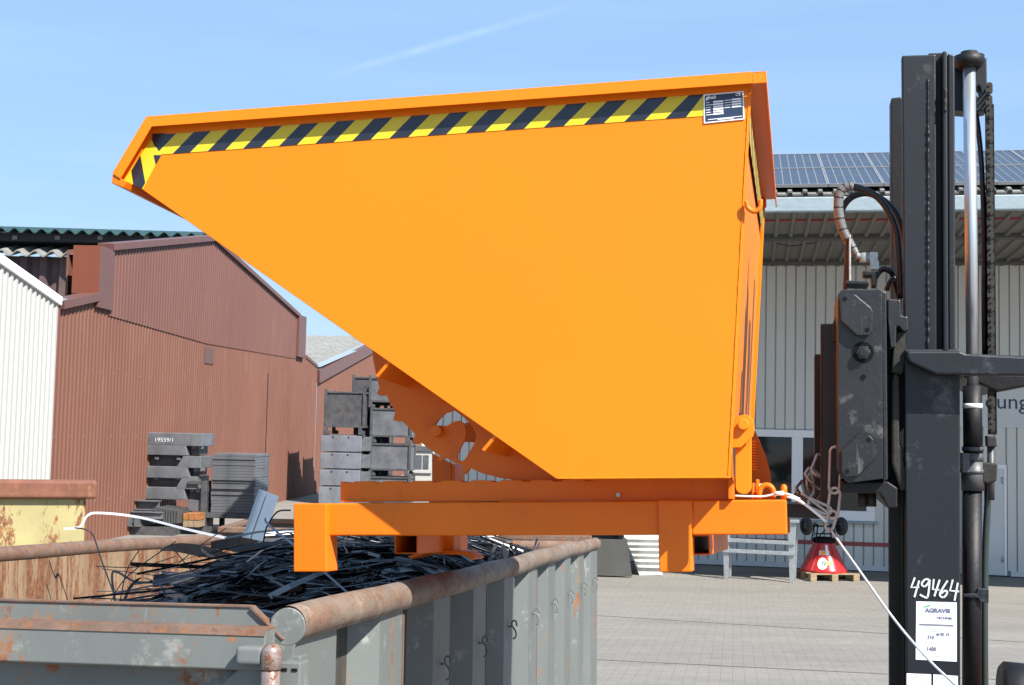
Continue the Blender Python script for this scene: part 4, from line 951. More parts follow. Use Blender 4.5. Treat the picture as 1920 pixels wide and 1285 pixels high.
# ------------------------------------------------------------------ the orange tipping dumper
Vd = ray(1505, 985).normalized(); Ud = Vector((1, -.21, .0425)); Ud = (Ud-Vd*Ud.dot(Vd)).normalized(); Wd = Ud.cross(Vd)
D = Fr(P(1413, 133, 3.24), Ud, Vd, Wd); WID = 1.25; E = .034
dp = lambda px_, py, v=0: D.pix(px_, py, v)
ddict = dp(1000, 1000)
dump = thing('tipping_skip', D.pt(-.7, .6, dp(580, 1073, .21)[1]), 'bright orange self-tipping skip held up on forklift forks', 'skip')
A = dp(1410, 135, -E); B = dp(275, 219, -E); Cc = dp(211, 326, -E)
Fb = dp(1043, 898); Gb = dp(1370, 896); Ft = dp(237, 336); 
# side panels
def offs(path, d):
    out = []; n = len(path)
    for i in range(n):
        ns = []
        for k in (i-1, i):
            if 0 <= k < n-1:
                a = Vector(path[k]); c_ = Vector(path[k+1]); dd = (c_-a).normalized(); ns.append(Vector((-dd.y, dd.x)))
        nn = sum(ns, Vector((0, 0))).normalized(); f = d/max(.3, nn.dot(ns[0])); out.append((path[i][0]+nn.x*f, path[i][1]+nn.y*f))
    return out
_in = offs([A, B, Cc], .002); _in = _in if _in[0][1] < A[1] else offs([A, B, Cc], -.002)
Ar, Bl, Cl = (A[0]-.001, _in[0][1]), _in[1], _in[2]
side = [Ar, Bl, Cl, dp(262, 352), Fb, Gb]
mb = MB(D); mb.prism(side, 0, .005); sp = mb.build('side_panel', ORANGE, dump, .001, 1)
mb = MB(D); mb.prism(side, WID-.005, WID); mb.build('side_panel', ORANGE, dump, .001, 1)
def plate(mb, p, q, v0, v1, t_):
    d = Vector((q[0]-p[0], q[1]-p[1])).normalized(); n = Vector((-d.y, d.x))
    mb.prism([p, q, (q[0]+n.x*t_, q[1]+n.y*t_), (p[0]+n.x*t_, p[1]+n.y*t_)], v0, v1)
bt = .011
mb = MB(D); plate(mb, (Gb[0]-bt, Gb[1]+.002), (Ar[0]-bt, Ar[1]), .0055, WID-.0055, .005); mb.build('back_wall', ORANGE, dump)
mb = MB(D); plate(mb, (dp(262, 352)[0]+.002, dp(262, 352)[1]+.003), (Fb[0], Fb[1]+.003), .0055, WID-.0055, .005); plate(mb, (Cl[0]+.004, Cl[1]+.002), (dp(262, 352)[0]+.002, dp(262, 352)[1]+.003), .0055, WID-.0055, .005)
mb.build('front_slope', ORANGE, dump)
mb = MB(D); plate(mb, (Fb[0], Fb[1]+.003), (Gb[0]-bt, Gb[1]+.003), .0055, WID-.0055, .005); mb.build('bottom_plate', ORANGE, dump)
# rim: folded lip round the opening, mitred
def offs(path, d):
    out = []; n = len(path)
    for i in range(n):
        ns = []
        for k in (i-1, i):
            if 0 <= k < n-1:
                a = Vector(path[k]); c_ = Vector(path[k+1]); dd = (c_-a).normalized(); ns.append(Vector((-dd.y, dd.x)))
        nn = sum(ns, Vector((0, 0))).normalized(); f = d/max(.3, nn.dot(ns[0])); out.append((path[i][0]+nn.x*f, path[i][1]+nn.y*f))
    return out
path = [A, B, Cc]
hh = .031
inn = offs(path, hh)
inn = inn if inn[0][1] < A[1] else offs(path, -hh)
tp = offs(path, .004) if offs(path, .004)[0][1] < A[1] else offs(path, -.004)
mb = MB(D)
for (va, vb, vc, vd) in ((-E-.003, -E+.001, -E, .0), (WID+E-.001, WID+E+.003, WID, WID+E)):
    for i in (0, 1):
        mb.prism([path[i], path[i+1], inn[i+1], inn[i]], va, vb)
        mb.prism([path[i], path[i+1], tp[i+1], tp[i]], vc+.0012, vd-.0005)
rimA = dp(1436, 150, -E)[0]-A[0]
RX = A[0]+.032
mb.box(A[0]-.022, RX, .0058, WID-.0058, A[1]-.0065, A[1]-.0025); mb.box(A[0]+.0005, RX, -E, WID+E, A[1]-.0022, A[1]-.0005)
mb.box(RX-.0, RX+.004, -E-.002, WID+E+.002, A[1]-.032, A[1]-.002)
mb.box(A[0]+.0005, RX-.0005, -E-.0028, -E+.0008, A[1]-.032, A[1]-.004)
mb.build('rim', ORANGE, dump, .0022, 3)
fl = [dp(211, 326, -E), dp(208, 343, -E), dp(231, 352, -E), dp(237, 340, -E)]
mb = MB(D); mb.prism(fl, -E+.0015, WID+E-.0015); mb.build('pouring_lip', ORANGE2, dump, .002)
# hazard tape
tap = MB(D); tv0, tv1 = -.0016, -.0004
T0, T1 = dp(286, 254, -.001), dp(1320, 177, -.001); Bm0, Bm1 = dp(300, 291, -.001), dp(1320, 218, -.001)
dT = (Vector(T1)-Vector(T0)); tl_ = dT.length; dT.normalize(); nT = Vector((dT.y, -dT.x)); hT = .052
hT = (Vector(Bm1)-Vector(T1)).dot(nT)
k = 0; s = -.03; per_ = px2m(70.5, 3.45)*1.03
def tpt(s_, h): q_ = Vector(T0)+dT*s_+nT*h; return (q_.x, q_.y)
nst = 15; pr = tl_/14.55
for i in range(-1, 31):
    a0_, a1_ = i*pr/2-.02, (i+1)*pr/2-.02; lean = .040
    tap.mi = 0 if i % 2 == 0 else 1
    def cl(x, h): return (max(0, min(tl_, x)), h)
    poly = [cl(a0_+lean, 0), cl(a1_+lean, 0), cl(a1_-lean*.55, hT), cl(a0_-lean*.55, hT)]
    if poly[1][0]-poly[0][0] < 1e-4 and poly[2][0]-poly[3][0] < 1e-4: continue
    pts_ = []
    for p_ in poly:
        if not pts_ or (abs(p_[0]-pts_[-1][0])+abs(p_[1]-pts_[-1][1])) > 1e-5: pts_.append(p_)
    if len(pts_) < 3: continue
    tap.prism([tpt(*p_) for p_ in pts_], tv0, tv1)
tap.build('hazard_tape', [BLK, YEL], dump)
tap = MB(D)   # tape beside the inclined lip
tap.mi = 1; tap.prism([dp(*p_, -.001) for p_ in ((283, 262), (302, 290), (268, 355), (233, 338))], -.0030+.0012, -.0004)
tap.mi = 0; tap.prism([dp(*p_, -.003) for p_ in ((263, 291), (272, 343), (266, 354), (250, 346), (246, 320))], -.0026, -.0020)
tap.prism([dp(*p_, -.003) for p_ in ((288, 291), (302, 291), (292, 309))], -.0026, -.0020)
tap.prism([dp(*p_, -.003) for p_ in ((285, 262), (286, 251), (310, 250), (290, 275))], -.0028, -.0021)
tap.build('hazard_tape', [BLK, YEL], dump)
# tape on the back wall
tap = MB(); BV = Fr(D.pt(Ar[0], 0, Ar[1]), D.V, D.U, D.W)
da = (Vector(Gb)-Vector(Ar)).normalized()
for i in range(24):
    tap.mi = i % 2; a0_, a1_ = .01+i*.0508, .01+(i+1)*.0508
    vs = []
    for (vv, hh_) in ((a0_, .07), (a1_, .07), (min(1.24, a1_+.05), .14), (min(1.24, a0_+.05), .14)):
        for off in (-bt+.0005+.0065, -bt+.0005+.0075): vs.append(D.pt(Ar[0]+da.x*hh_+off, vv, Ar[1]+da.y*hh_))
    tap.add(vs, [(0, 2, 4, 6), (1, 7, 5, 3), (0, 1, 3, 2), (2, 3, 5, 4), (4, 5, 7, 6), (6, 7, 1, 0)])
tap.build('hazard_tape', [BLK, YEL], dump)
# rating plate
c0, c1, c2, c3 = [Vector(dp(*p_, -.002)) for p_ in ((1319, 178), (1394, 171), (1396, 224), (1320, 232))]
def rp(x, y): q_ = (c3+(c2-c3)*x)*(1-y)+(c0+(c1-c0)*x)*y; return (q_.x, q_.y)
mb = MB(D); mb.mi = 0; mb.prism([rp(0, 0), rp(1, 0), rp(1, 1), rp(0, 1)], -.0034, -.0004)
mb.mi = 1; mb.prism([rp(.035, .045), rp(.97, .045), rp(.97, .955), rp(.035, .955)], -.0040, -.0032)
mb.mi = 0
for i in range(6): y = .68-i*.085; mb.prism([rp(.24, y), rp(.49, y), rp(.49, y+.055), rp(.24, y+.055)], -.0046, -.0038)
for i in range(4): y = .70-i*.085; mb.prism([rp(.70, y), rp(.94, y), rp(.94, y+.055), rp(.70, y+.055)], -.0046, -.0038)
for (x, y, x2) in [(.06, .69-i*.085, .06+.03*(3, 6, 4, 3.5, 3.8, 6)[i]) for i in range(6)]+[(.52, .71-i*.085, .52+.03*(5.5, 5.5, 5.6, 4.6)[i]) for i in range(4)]+[(.10, .10, .95), (.34, .065, .74)]:
    mb.prism([rp(x, y), rp(x2, y), rp(x2, y+.022), rp(x, y+.022)], -.0046, -.0038)
rpl = mb.build('rating_plate', [PAPER, PLATE], dump)
mb = MB(); text_into(mb, lambda x, y: D.pt(*(lambda q_: (q_[0], -.0047, q_[1]))(rp(.06+x, .82+y*1.3))), 'gbuö', .13, offset=.004); text_into(mb, lambda x, y: D.pt(*(lambda q_: (q_[0], -.0047, q_[1]))(rp(.80+x, .84+y*1.3))), 'CE', .11, offset=.002); mb.build('plate_lettering', PAPER, rpl)
pts = [D.pt(Fb[0]+(Gb[0]-Fb[0])*t_/60, -.0008, Fb[1]+(Gb[1]-Fb[1])*t_/60+.001) for t_ in range(61)]; mb = MB(); mb.tube(pts, [.0016+.0012*random.random() for _ in pts], 6); mb.build('weld_bead', ORANGE, dump)
pts = [D.pt(Gb[0]+(Ar[0]-Gb[0])*t_/90-.006, -.0006, Gb[1]+(Ar[1]-Gb[1])*t_/90) for t_ in range(88)]; mb = MB(); mb.tube(pts, [.0012+.0010*random.random() for _ in pts], 6); mb.build('weld_bead', ORANGE, dump)
# hook near the upper back corner
hk = [(1401, 383), (1404, 377), (1403, 388), (1408, 395), (1416, 396), (1423, 391), (1426, 384), (1426, 376)]
hk = [(1400, 378), (1401, 388), (1408, 395), (1416, 397), (1424, 391), (1426, 383), (1426, 375)]
mb = MB(); mb.tube(spline([D.pt(*(lambda a: (a[0], -.012, a[1]))(dp(x, y, -.012))) for x, y in hk], 20), .006, 10); mb.build('rope_hook', ORANGE2, dump)
# stiffening ribs under the slope
for (x0, y0, x1, y1) in ((714, 710, 736, 684), (912, 848, 934, 822)):
    a = dp(x0, y0, .03); c_ = dp(x1, y1, .03); d_ = (Vector(c_)-Vector(a)).normalized(); n_ = Vector((-d_.y, d_.x))*.009; c2_ = Vector(c_)+d_*.05
    mb = MB(D); mb.prism([a, (c2_.x, c2_.y), (c2_.x+n_.x, c2_.y+n_.y), (a[0]+n_.x, a[1]+n_.y)], .0065, WID-.03); mb.build('stiffener', ORANGE2, dump, .001)
# rockers
def Q(pts, v): return [dp(x, y, v) for x, y in pts]
vr = .27
arc = [(697, 640), (699, 672), (705, 702), (711, 728), (706, 738), (712, 742), (724, 741), (731, 756), (741, 772), (737, 788), (746, 790), (752, 788), (764, 800), (779, 815), (773, 828), (782, 833), (788, 829), (803, 841), (826, 855), (818, 862), (826, 865), (836, 858), (852, 868), (868, 874), (866, 886), (872, 890), (882, 878), (905, 888), (940, 897), (975, 902), (1010, 906), (1110, 908), (1110, 925)]
z3 = lambda x, y: (500+x/3.212, 600+y/3.212)
slot = [z3(*p_) for p_ in ((1010, 635), (1040, 595), (1080, 560), (1130, 545), (1185, 585), (1235, 640), (1262, 690), (1255, 735), (1195, 840), (1172, 853), (1148, 840), (1148, 810), (1192, 720), (1203, 680), (1190, 625), (1160, 607), (1130, 612), (1085, 638))]
mb = MB(D); mb.prism(Q(arc+[(1110, 925)][:0], vr), vr, vr+.012, holes=[Q(slot, vr)]) 
mb.build('rocker_plate', ORANGE2, dump, .0008, 1)
mb = MB(D); off = [(x, y) for x, y in Q(arc, vr)]; mb.prism([(x+.16 if x < 0 else x, y) for x, y in off], WID-.29, WID-.278, holes=[[(x+.10, y-.01) for x, y in Q(slot, vr)]]); mb.build('rocker_plate', ORANGE2, dump)
a = dp(817, 808, vr-.03); mb = MB(D); mb.cyl(D.pt(a[0], vr-.035, a[1]), D.pt(a[0], vr+.06, a[1]), px2m(10.5, 3.7), 24); mb.build('pin', ORANGE2, dump, .002)
mb = MB(D); mb.prism(Q([z3(*p_) for p_ in ((1197, 618), (1300, 622), (1300, 738), (1178, 732), (1203, 690))], .62), .62, .66); mb.build('cross_plate', ORANGE2, dump)
# rear rocker
rr = [(1360, 770), (1395, 780), (1412, 800), (1425, 828), (1436, 855), (1444, 885), (1447, 910), (1448, 938), (1360, 938)]
mb = MB(D); mb.prism(Q(rr, .62), .62, .632); mb.build('rear_rocker', ORANGE2, dump)
# base frame
VB = .20
F_ = lambda pts, v: Q(pts, v)
mb = MB(D); mb.prism(F_([(611, 944), (1475, 937), (1476, 1003), (611, 1005)], VB), VB, VB+.06); mb.build('long_beam', ORANGE2, dump, .005, 3)
bq_ = F_([(611, 944), (1475, 937), (1476, 1003), (611, 1005)], VB)
mb = MB(D); mb.prism([(x, y) for x, y in bq_][:0] or [(bq_[0][0]+.25, bq_[0][1]), bq_[1], bq_[2], (bq_[3][0]+.25, bq_[3][1])], WID-VB-.06, WID-VB); mb.build('long_beam', ORANGE2, dump, .005, 3)
rl = F_([(638, 903), (1374, 897), (1374, 939), (638, 940)], VB+.03)
notch = []; xs0, xs1 = rl[0][0], rl[1][0]
topn = []
for i in range(9):
    s0 = xs0+(xs1-xs0)*(.01+i*.078)
    for du, dw in ((0, 0), (.004, -.004), (.026, -.004), (.030, 0)): topn.append((s0+du, rl[0][1]+(rl[1][1]-rl[0][1])*((s0-xs0)/(xs1-xs0))+dw))
mb = MB(D); mb.prism([rl[0]]+topn+[rl[1], rl[2], rl[3]], VB+.03, VB+.10); mb.build('upper_rail', ORANGE2, dump, .0015, 1)
mb = MB(D); mb.prism([(rl[0][0]+.05, rl[0][1]), rl[1], rl[2], (rl[3][0]+.05, rl[3][1])], WID-VB-.1, WID-VB-.03); mb.build('upper_rail', ORANGE2, dump)
for (x0, x1) in ((638, 711), (935, 1015), (1285, 1360)):
    q0 = F_([(x0, 942), (x1, 941), (x1-4, 938), (x0, 938)], VB+.005); mb = MB(D); mb.prism(q0, VB+.012, VB+.029); mb.build('weld_bead', ORANGE2, dump, .002)
for k, pts in enumerate(([(550, 944), (612, 944), (612, 1073), (550, 1073)], [(1233, 938), (1297, 938), (1297, 1073), (1236, 1073)])):
    mb = MB(D); vv = .175 if k == 0 else .188
    mb.prism(F_(pts, vv), vv, vv+.09 if k == 0 else VB-.001+.0); 
    if k: mb.prism([(x, y) for x, y in F_([(1233, 1006), (1297, 1006), (1297, 1073), (1236, 1073)], vv)], VB, vv+.09)
    mb.build('leg', ORANGE2, dump, .004, 3)
# weld line between leg and beam
a = dp(614, 950, VB-.004); c_ = dp(614, 1000, VB-.004); mb = MB(); mb.tube([D.pt(a[0], VB-.001, a[1]), D.pt(c_[0], VB-.001, c_[1])], .004, 8); mb.build('weld_bead', ORANGE2, dump)
a = dp(1299, 945, VB-.004); c_ = dp(1299, 1000, VB-.004); mb = MB(); mb.tube([D.pt(a[0]-.002, VB-.001, a[1]), D.pt(c_[0]-.002, VB-.001, c_[1])], .004, 8); mb.build('weld_bead', ORANGE2, dump)
# cross tubes (open square ends)
def sq_tube(pix, v0, v1, t_, nm):
    o_ = F_(pix, v0); xs_ = [p_[0] for p_ in o_]; zs_ = [p_[1] for p_ in o_]
    x0, x1, z0, z1 = min(xs_), max(xs_), min(zs_), max(zs_)
    mb = MB(D); mb.prism([(x0, z0), (x1, z0), (x1, z1), (x0, z1)], v0, v1, holes=[[(x0+t_, z0+t_), (x1-t_, z0+t_), (x1-t_, z1-t_), (x0+t_, z1-t_)]]); mb.build(nm, ORANGE2, dump, .0015, 1)
sq_tube([(1292, 1003), (1331, 1003), (1331, 1041), (1292, 1041)], .30, WID-.1, .004, 'cross_tube')
sq_tube([(740, 1003), (783, 1003), (783, 1039), (740, 1039)], .55, WID-.1, .004, 'cross_tube')
# far foot with flared skid
mb = MB(D); mb.prism(F_([(799, 1000), (851, 1000), (851, 1036), (799, 1036)], .86), .86, .95); mb.build('leg', ORANGE2, dump, .003)
mb = MB(D); mb.prism(F_([(764, 1044), (797, 1032), (856, 1032), (876, 1034), (891, 1047), (884, 1050), (870, 1041), (800, 1039), (770, 1049)], .84), .84, .97); mb.build('skid_plate', ORANGE2, dump, .002)
mb = MB(D); mb.prism(F_([(810, 850), (845, 868), (845, 915), (810, 915)], .92), .92, .925); mb.prism(F_([(845, 868), (854, 874), (854, 915), (845, 915)], .93), .926, 1.05); mb.build('upright_plate', ORANGE2, dump)
for uu in (.0,):
    a = dp(1360, 940, VB); mb = MB(D); mb.box(a[0]-.10, a[0]-.04, VB+.061, WID-VB-.061, a[1]-.07, a[1]-.01); mb.build('cross_member', ORANGE2, dump, .004)
# latch lever assembly at the back
z7 = lambda x, y: (1340+x/5.142, 760+y/5.142)
pl_ = [z7(*p_) for p_ in ((185, 190), (195, 140), (225, 105), (285, 90), (335, 103), (368, 140), (380, 185), (385, 230), (370, 300), (250, 408), (160, 408), (160, 190))]
mb = MB(D); mb.prism(Q(pl_, .02), .02, .032); mb.build('lock_plate', ORANGE, dump, .0015)
a = dp(*z7(278, 186), .01); mb = MB(); mb.cyl(D.pt(a[0], .004, a[1]), D.pt(a[0], .06, a[1]), px2m(9.8, 3.35), 28); mb.build('lock_pin', ORANGE, dump, .002)
lv = [z7(*p_) for p_ in ((200, 330), (355, 260), (355, 790), (345, 825), (315, 852), (278, 860), (240, 850), (210, 825), (200, 785))]
mb = MB(D); mb.prism(Q(lv, .045), .045, .06); mb.build('lever', ORANGE, dump, .002)
mb = MB(D); mb.box(dp(1372, 840, .05)[0], dp(1378, 840, .05)[0], .10, .22, dp(1375, 893, .05)[1], dp(1375, 838, .05)[1]); mb.build('dark_gap_strip', DSTEEL, dump)  # dark strip stands for the shaded gap between hopper edge and lever
# end gusset and little fittings on the frame end
mb = MB(D); mb.prism(Q([z7(*p_) for p_ in ((130, 688), (158, 686), (178, 735), (182, 905), (130, 905))], VB-.02), VB-.02, VB+.05); mb.build('end_gusset', ORANGE2, dump, .002)
def d3(x, y, v): a = dp(x, y, v); return D.pt(a[0], v, a[1])
ring = [d3(*z7(500+70*math.cos(t_), 850+80*math.sin(t_)), VB+.03) for t_ in [R(180+i*18) for i in range(11)]]
ring = [d3(*z7(432, 900), VB+.03)]+ring+[d3(*z7(568, 900), VB+.03)]
mb = MB(); mb.tube(ring, .007, 12); mb.build('lashing_eye', ORANGE2, dump)
mb = MB(); mb.tube([d3(*z7(668, 905), VB+.02), d3(*z7(668, 785), VB+.02), d3(*z7(670, 765), VB+.021)], [.0085, .0085, .004], 12); mb.build('stop_pin', ORANGE2, dump)
mb = MB(D); mb.prism(Q([z7(*p_) for p_ in ((398, 715), (428, 715), (428, 900), (398, 900))], VB+.05), VB+.05, VB+.08); mb.prism(Q([z7(*p_) for p_ in ((358, 755), (382, 745), (382, 905), (358, 905))], VB+.04), VB+.04, VB+.07); mb.build('catch_lug', ORANGE2, dump, .002)
mb = MB(); a, c_ = d3(1411, 915, VB+.09), d3(1430, 915, VB+.09); mb.cyl(a, c_, .012, 14); mb.build('nut', ZINC, dump)
# spring behind
pts = []
for i in range(140):
    t_ = i/139; p0_ = d3(1414, 826+t_*56, .45); an = t_*2*math.pi*11; pts.append(p0_+D.U*.012*math.cos(an)+D.V*.012*math.sin(an))
mb = MB(); mb.tube(pts, .003, 6); mb.build('return_spring', ORANGE2, dump)
a = dp(1159, 928, VB+.02); mb = MB(); mb.cyl(D.pt(a[0], VB+.018, a[1]), D.pt(a[0], VB+.034, a[1]), .006, 16); mb.build('bolt', ZINC, dump)

# ------------------------------------------------------------------ forklift
FKu = Vector((Ud.x, Ud.y, 0)).normalized(); FKv = Vector((-FKu.y, FKu.x, 0))
K = Fr(D.pt(0, 0, 0), FKu, FKv, (0, 0, 1)); kx = lambda pts, v: [K.pix(x, y, v) for x, y in pts]
def k3(x, y, v): a = K.pix(x, y, v); return K.pt(a[0], v, a[1])
bodyu = K.pix(1980, 1100, .3)[0]
fk = thing('forklift', K.pt(bodyu-.2, .5, 0) - Vector((0, 0, K.pt(bodyu-.2, .5, 0).z-gz(3))), 'black forklift truck with raised mast holding the orange skip', 'forklift')
def kprism(name, pts, v0, v1, m_, bev=.003, parent=None, holes=()):
    mb = MB(K); mb.prism(kx(pts, v0), v0, v1, holes=[kx(h, v0) for h in holes]); return mb.build(name, m_, parent or fk, bev)
VM = .20
zbot = -3.2
# inner mast rail (raised) : upper part
r1 = kprism('mast_rail', [(1691, 104), (1755, 102), (1757, 700), (1696, 700)], VM, VM+.03, SLATE, .004)
kprism('mast_web', [(1741, 100), (1768, 99), (1769, 700), (1743, 700)], VM+.025, VM+.05, SLATE2, .002)
kprism('mast_flange', [(1767, 96), (1776, 95), (1779, 700), (1769, 700)], VM-.012, VM+.05, SLATE, .004)
kprism('mast_flange', [(1777, 100), (1790, 103), (1792, 700), (1779, 700)], VM+.002, VM+.06, SLATE, .004)
# weld seam: irregular bead
pts = []; rad = []
for i in range(150):
    y = 150+i*3.5; pts.append(k3(1740.5+random.uniform(-.8, .8), y, VM-.001)); rad.append(.0022+random.random()*.0032*(1 if 25 < i else .4))
mb = MB(); mb.tube(pts, rad, 6); mb.build('weld_seam', SLATE, r1)
pts = [k3(1772.5+random.uniform(-.5, .5), 165+i*4, VM-.013) for i in range(12)]; mb = MB(); mb.tube(pts, [.001+random.random()*.004 for _ in pts], 6); mb.build('weld_seam', CAST, r1)
# outer mast, lower part down to the ground
om = kprism('outer_mast', [(1696, 655), (1800, 655), (1801, 1320), (1700, 1320)], VM-.01, VM+.04, SLATE, .004)
a = K.pix(1700, 1320, VM-.01); c_ = K.pix(1801, 1320, VM-.01); gl = gz(3.1)+.05-K.O.z
mb = MB(K); mb.box(a[0], c_[0], VM-.008, VM+.04, gl, a[1]+.002); mb.build('outer_mast', SLATE, fk)
# far rails
kprism('far_rail', [(1671, 184), (1689, 182), (1693, 186), (1693, 620), (1672, 620)], .62, .70, SLATE2, .003)
kprism('far_rail', [(1667, 900), (1700, 900), (1700, 1330), (1668, 1330)], .30, .34, SLATE2, .003)
kprism('guide_strip', [(1689, 905), (1692, 905), (1696, 1330), (1692, 1330)], .285, .299, CAST, .001)
# crown block with rod
kprism('crown_block', [(1788, 106), (1850, 108), (1852, 206), (1830, 210), (1790, 207)], .36, .43, SLATE, .004, holes=[[(1835+5*math.cos(R(a)), 170+10*math.sin(R(a))) for a in range(0, 360, 24)]])
p0_, p1_ = k3(1817, 108, .33), k3(1817, 100, .33)
mb = MB(); mb.lathe(p0_, (0, 0, 1), [(.0, .016), (.022, .015), (.022, .006), (.040, .003), (.040, -.02), (.028, -.03), (0, -.03)], 28); mb.build('crown_cap', SLATE2, fk)
rr_ = px2m(12, 3.3)
mb = MB(); mb.cyl(k3(1817, 124, .33), k3(1824, 730, .33), rr_, 32); mb.build('piston_rod', CHROME, fk)
mb = MB(); mb.cyl(k3(1823, 724, .33), k3(1824, 850, .33), px2m(18, 3.3), 28); mb.cyl(k3(1823, 918, .33), k3(1822, 1330, .33), px2m(18, 3.3), 28); cy = mb.build('cylinder', SLATE2, fk)
def vseg(mb, px_, y0, y1, r_): p = k3(px_, y0, .33); q_ = k3(px_, y1, .33); mb.cyl(p, Vector((p.x, p.y, q_.z)), r_, 28)
cd = (k3(1824, 850, .33)-k3(1823, 724, .33)).normalized()
b0_ = k3(1823.3, 757, .33); mb = MB(); mb.cyl(b0_, b0_+cd*px2m(9, 3.3), px2m(18.7, 3.3), 28); mb.build('white_band', PAPER, cy)
mb = MB(); vseg(mb, 1824, 838, 846, px2m(20.5, 3.3)); vseg(mb, 1824, 850, 866, px2m(19.5, 3.3)); vseg(mb, 1824, 866, 920, px2m(22, 3.3)); vseg(mb, 1824, 880, 888, px2m(23.5, 3.3)); mb.box(*(lambda a: (a[0]-.03, a[0]-.012, .29, .36, a[1]-.05, a[1]))(K.pix(1824, 850, .33)), fr=K); mb.build('cylinder_clamp', DSTEEL, fk)
kprism('chain_anchor_bracket', [(1842, 866), (1871, 870), (1869, 903), (1850, 907), (1842, 904)], .31, .37, CAST, .004)
mb = MB(); mb.cyl(k3(1858, 835, .34), k3(1858, 938, .34), px2m(7, 3.3), 14); mb.build('anchor_rod', DSTEEL, fk)
kprism('anchor_block', [(1850, 817), (1868, 819), (1870, 838), (1851, 838)], .32, .36, CAST, .003)
# lift chain
ch = MB(K); y = 160; i = 0
def chx(y): return 1855+5*math.sin((y-160)/650*1.5)*.9
while y < 815:
    r_ = px2m(6.2, 3.35); cx = chx(y); c0 = K.pix(cx, y, .33); c1 = K.pix(chx(y+11.5), y+11.5, .33); vv = .33 if i % 2 == 0 else .336
    pts = [(c0[0]+r_*math.cos(R(t_)), c0[1]+r_*math.sin(R(t_))) for t_ in range(0, 181, 30)]+[(c1[0]+r_*math.cos(R(t_)), c1[1]+r_*math.sin(R(t_))) for t_ in range(180, 361, 30)]
    ch.prism(pts, vv, vv+.004)
    for q_ in (c0, c1): ch.cyl(K.pt(q_[0], vv-.003, q_[1]), K.pt(q_[0], .36, q_[1]), r_*.38, 8)
    y += 22.6; i += 1
ch.build('lift_chain', CAST, fk)
a, c_ = K.pix(1851, 200, .37), K.pix(1861, 815, .37); mb = MB(K); mb.prism([(a[0]-.002, a[1]), (a[0]+.014, a[1]), (c_[0]+.008, c_[1]), (c_[0]-.008, c_[1])], .345, .40); mb.build('chain_core', BLKM, fk)
mb = MB(); mb.tube(spline([k3(1829, 208, .40), k3(1835, 250, .40), k3(1841, 320, .40), k3(1845, 440, .40), k3(1845, 560, .40), k3(1846, 665, .40)], 30), px2m(5, 3.35), 10); mb.build('mast_hose', SLATE, fk)
mb = MB(); mb.tube(spline([k3(1850, 890, .36), k3(1852, 940, .36), k3(1848, 1020, .36), k3(1846, 1150, .36), k3(1847, 1330, .36)], 30), px2m(6.5, 3.4), 12); mb.build('steel_pipe', mat('pipe_green', (.05, .07, .065), .25, .5, var=.2), fk)
kprism('pipe_clamp', [(1834, 1103), (1854, 1105), (1854, 1131), (1838, 1129), (1834, 1122), (1806, 1120), (1806, 1114), (1830, 1113)], .30, .31, SLATE, .002)
# tie bracket across
kprism('tie_bracket', [(1700, 658), (1800, 658), (1812, 663), (1990, 672), (1990, 706), (1756, 703), (1708, 681), (1700, 672)], VM-.07, VM-.01, SLATE, .006)
kprism('tie_bracket', [(1800, 663), (1990, 670), (1990, 712), (1870, 735), (1805, 706)], VM+.12, VM+.6, SLATE2, .006)
# carriage / side shifter box
cs = kprism('carriage_plate', [(1579, 543), (1652, 543), (1654, 545), (1656, 898), (1590, 906), (1576, 893), (1571, 884), (1571, 552)], .12, .50, CARR, .006, holes=[])
kprism('carriage_rib', [(1652, 545), (1662, 548), (1665, 900), (1656, 904)], .135, .50, CARR, .003)
for nm, pts, hl in (('upper', [(1575, 560), (1582, 552), (1604, 552), (1634, 577), (1637, 585), (1636, 622), (1630, 629), (1606, 629), (1577, 602)], ((1584, 561), (1626, 619))),
                    ('lower', [(1606, 818), (1616, 815), (1632, 817), (1638, 824), (1640, 861), (1608, 893), (1586, 895), (1578, 887), (1577, 846)], ((1629, 825), (1588, 884)))):
    c_ = kprism('cover_plate', pts, .100, .1195, CARR, .003, cs)
    mb = MB()
    for x, y in hl: mb.cyl(k3(x, y, .099), k3(x, y, .106), px2m(4.5, 3.25), 14)
    o = mb.build('bolt_hole_dark', BLKM, cs)  # black discs stand for the dark inside the holes
mb = MB(); mb.cyl(k3(1618, 661, .117), k3(1618, 661, .13), px2m(20, 3.27), 32); mb.build('recess', BLKM, cs); mb = MB(); mb.cyl(k3(1619, 707, .117), k3(1619, 707, .13), px2m(5, 3.27), 20); mb.build('bolt_hole_dark', BLKM, cs)  # recess and hole dark laid on as black discs
mb = MB(); c0 = k3(1618, 661, .105); hexp = []
c2d = K.pix(1619, 661, .10); rh = px2m(13.5, 3.25)
mb.prism([(c2d[0]+rh*math.cos(R(a)), c2d[1]+rh*math.sin(R(a))) for a in range(0, 360, 60)], .104, .116, fr=K)
mb.cyl(k3(1619, 661, .098), k3(1619, 661, .106), px2m(8, 3.25), 24); mb.build('hex_bolt', CARR, cs, .0015)
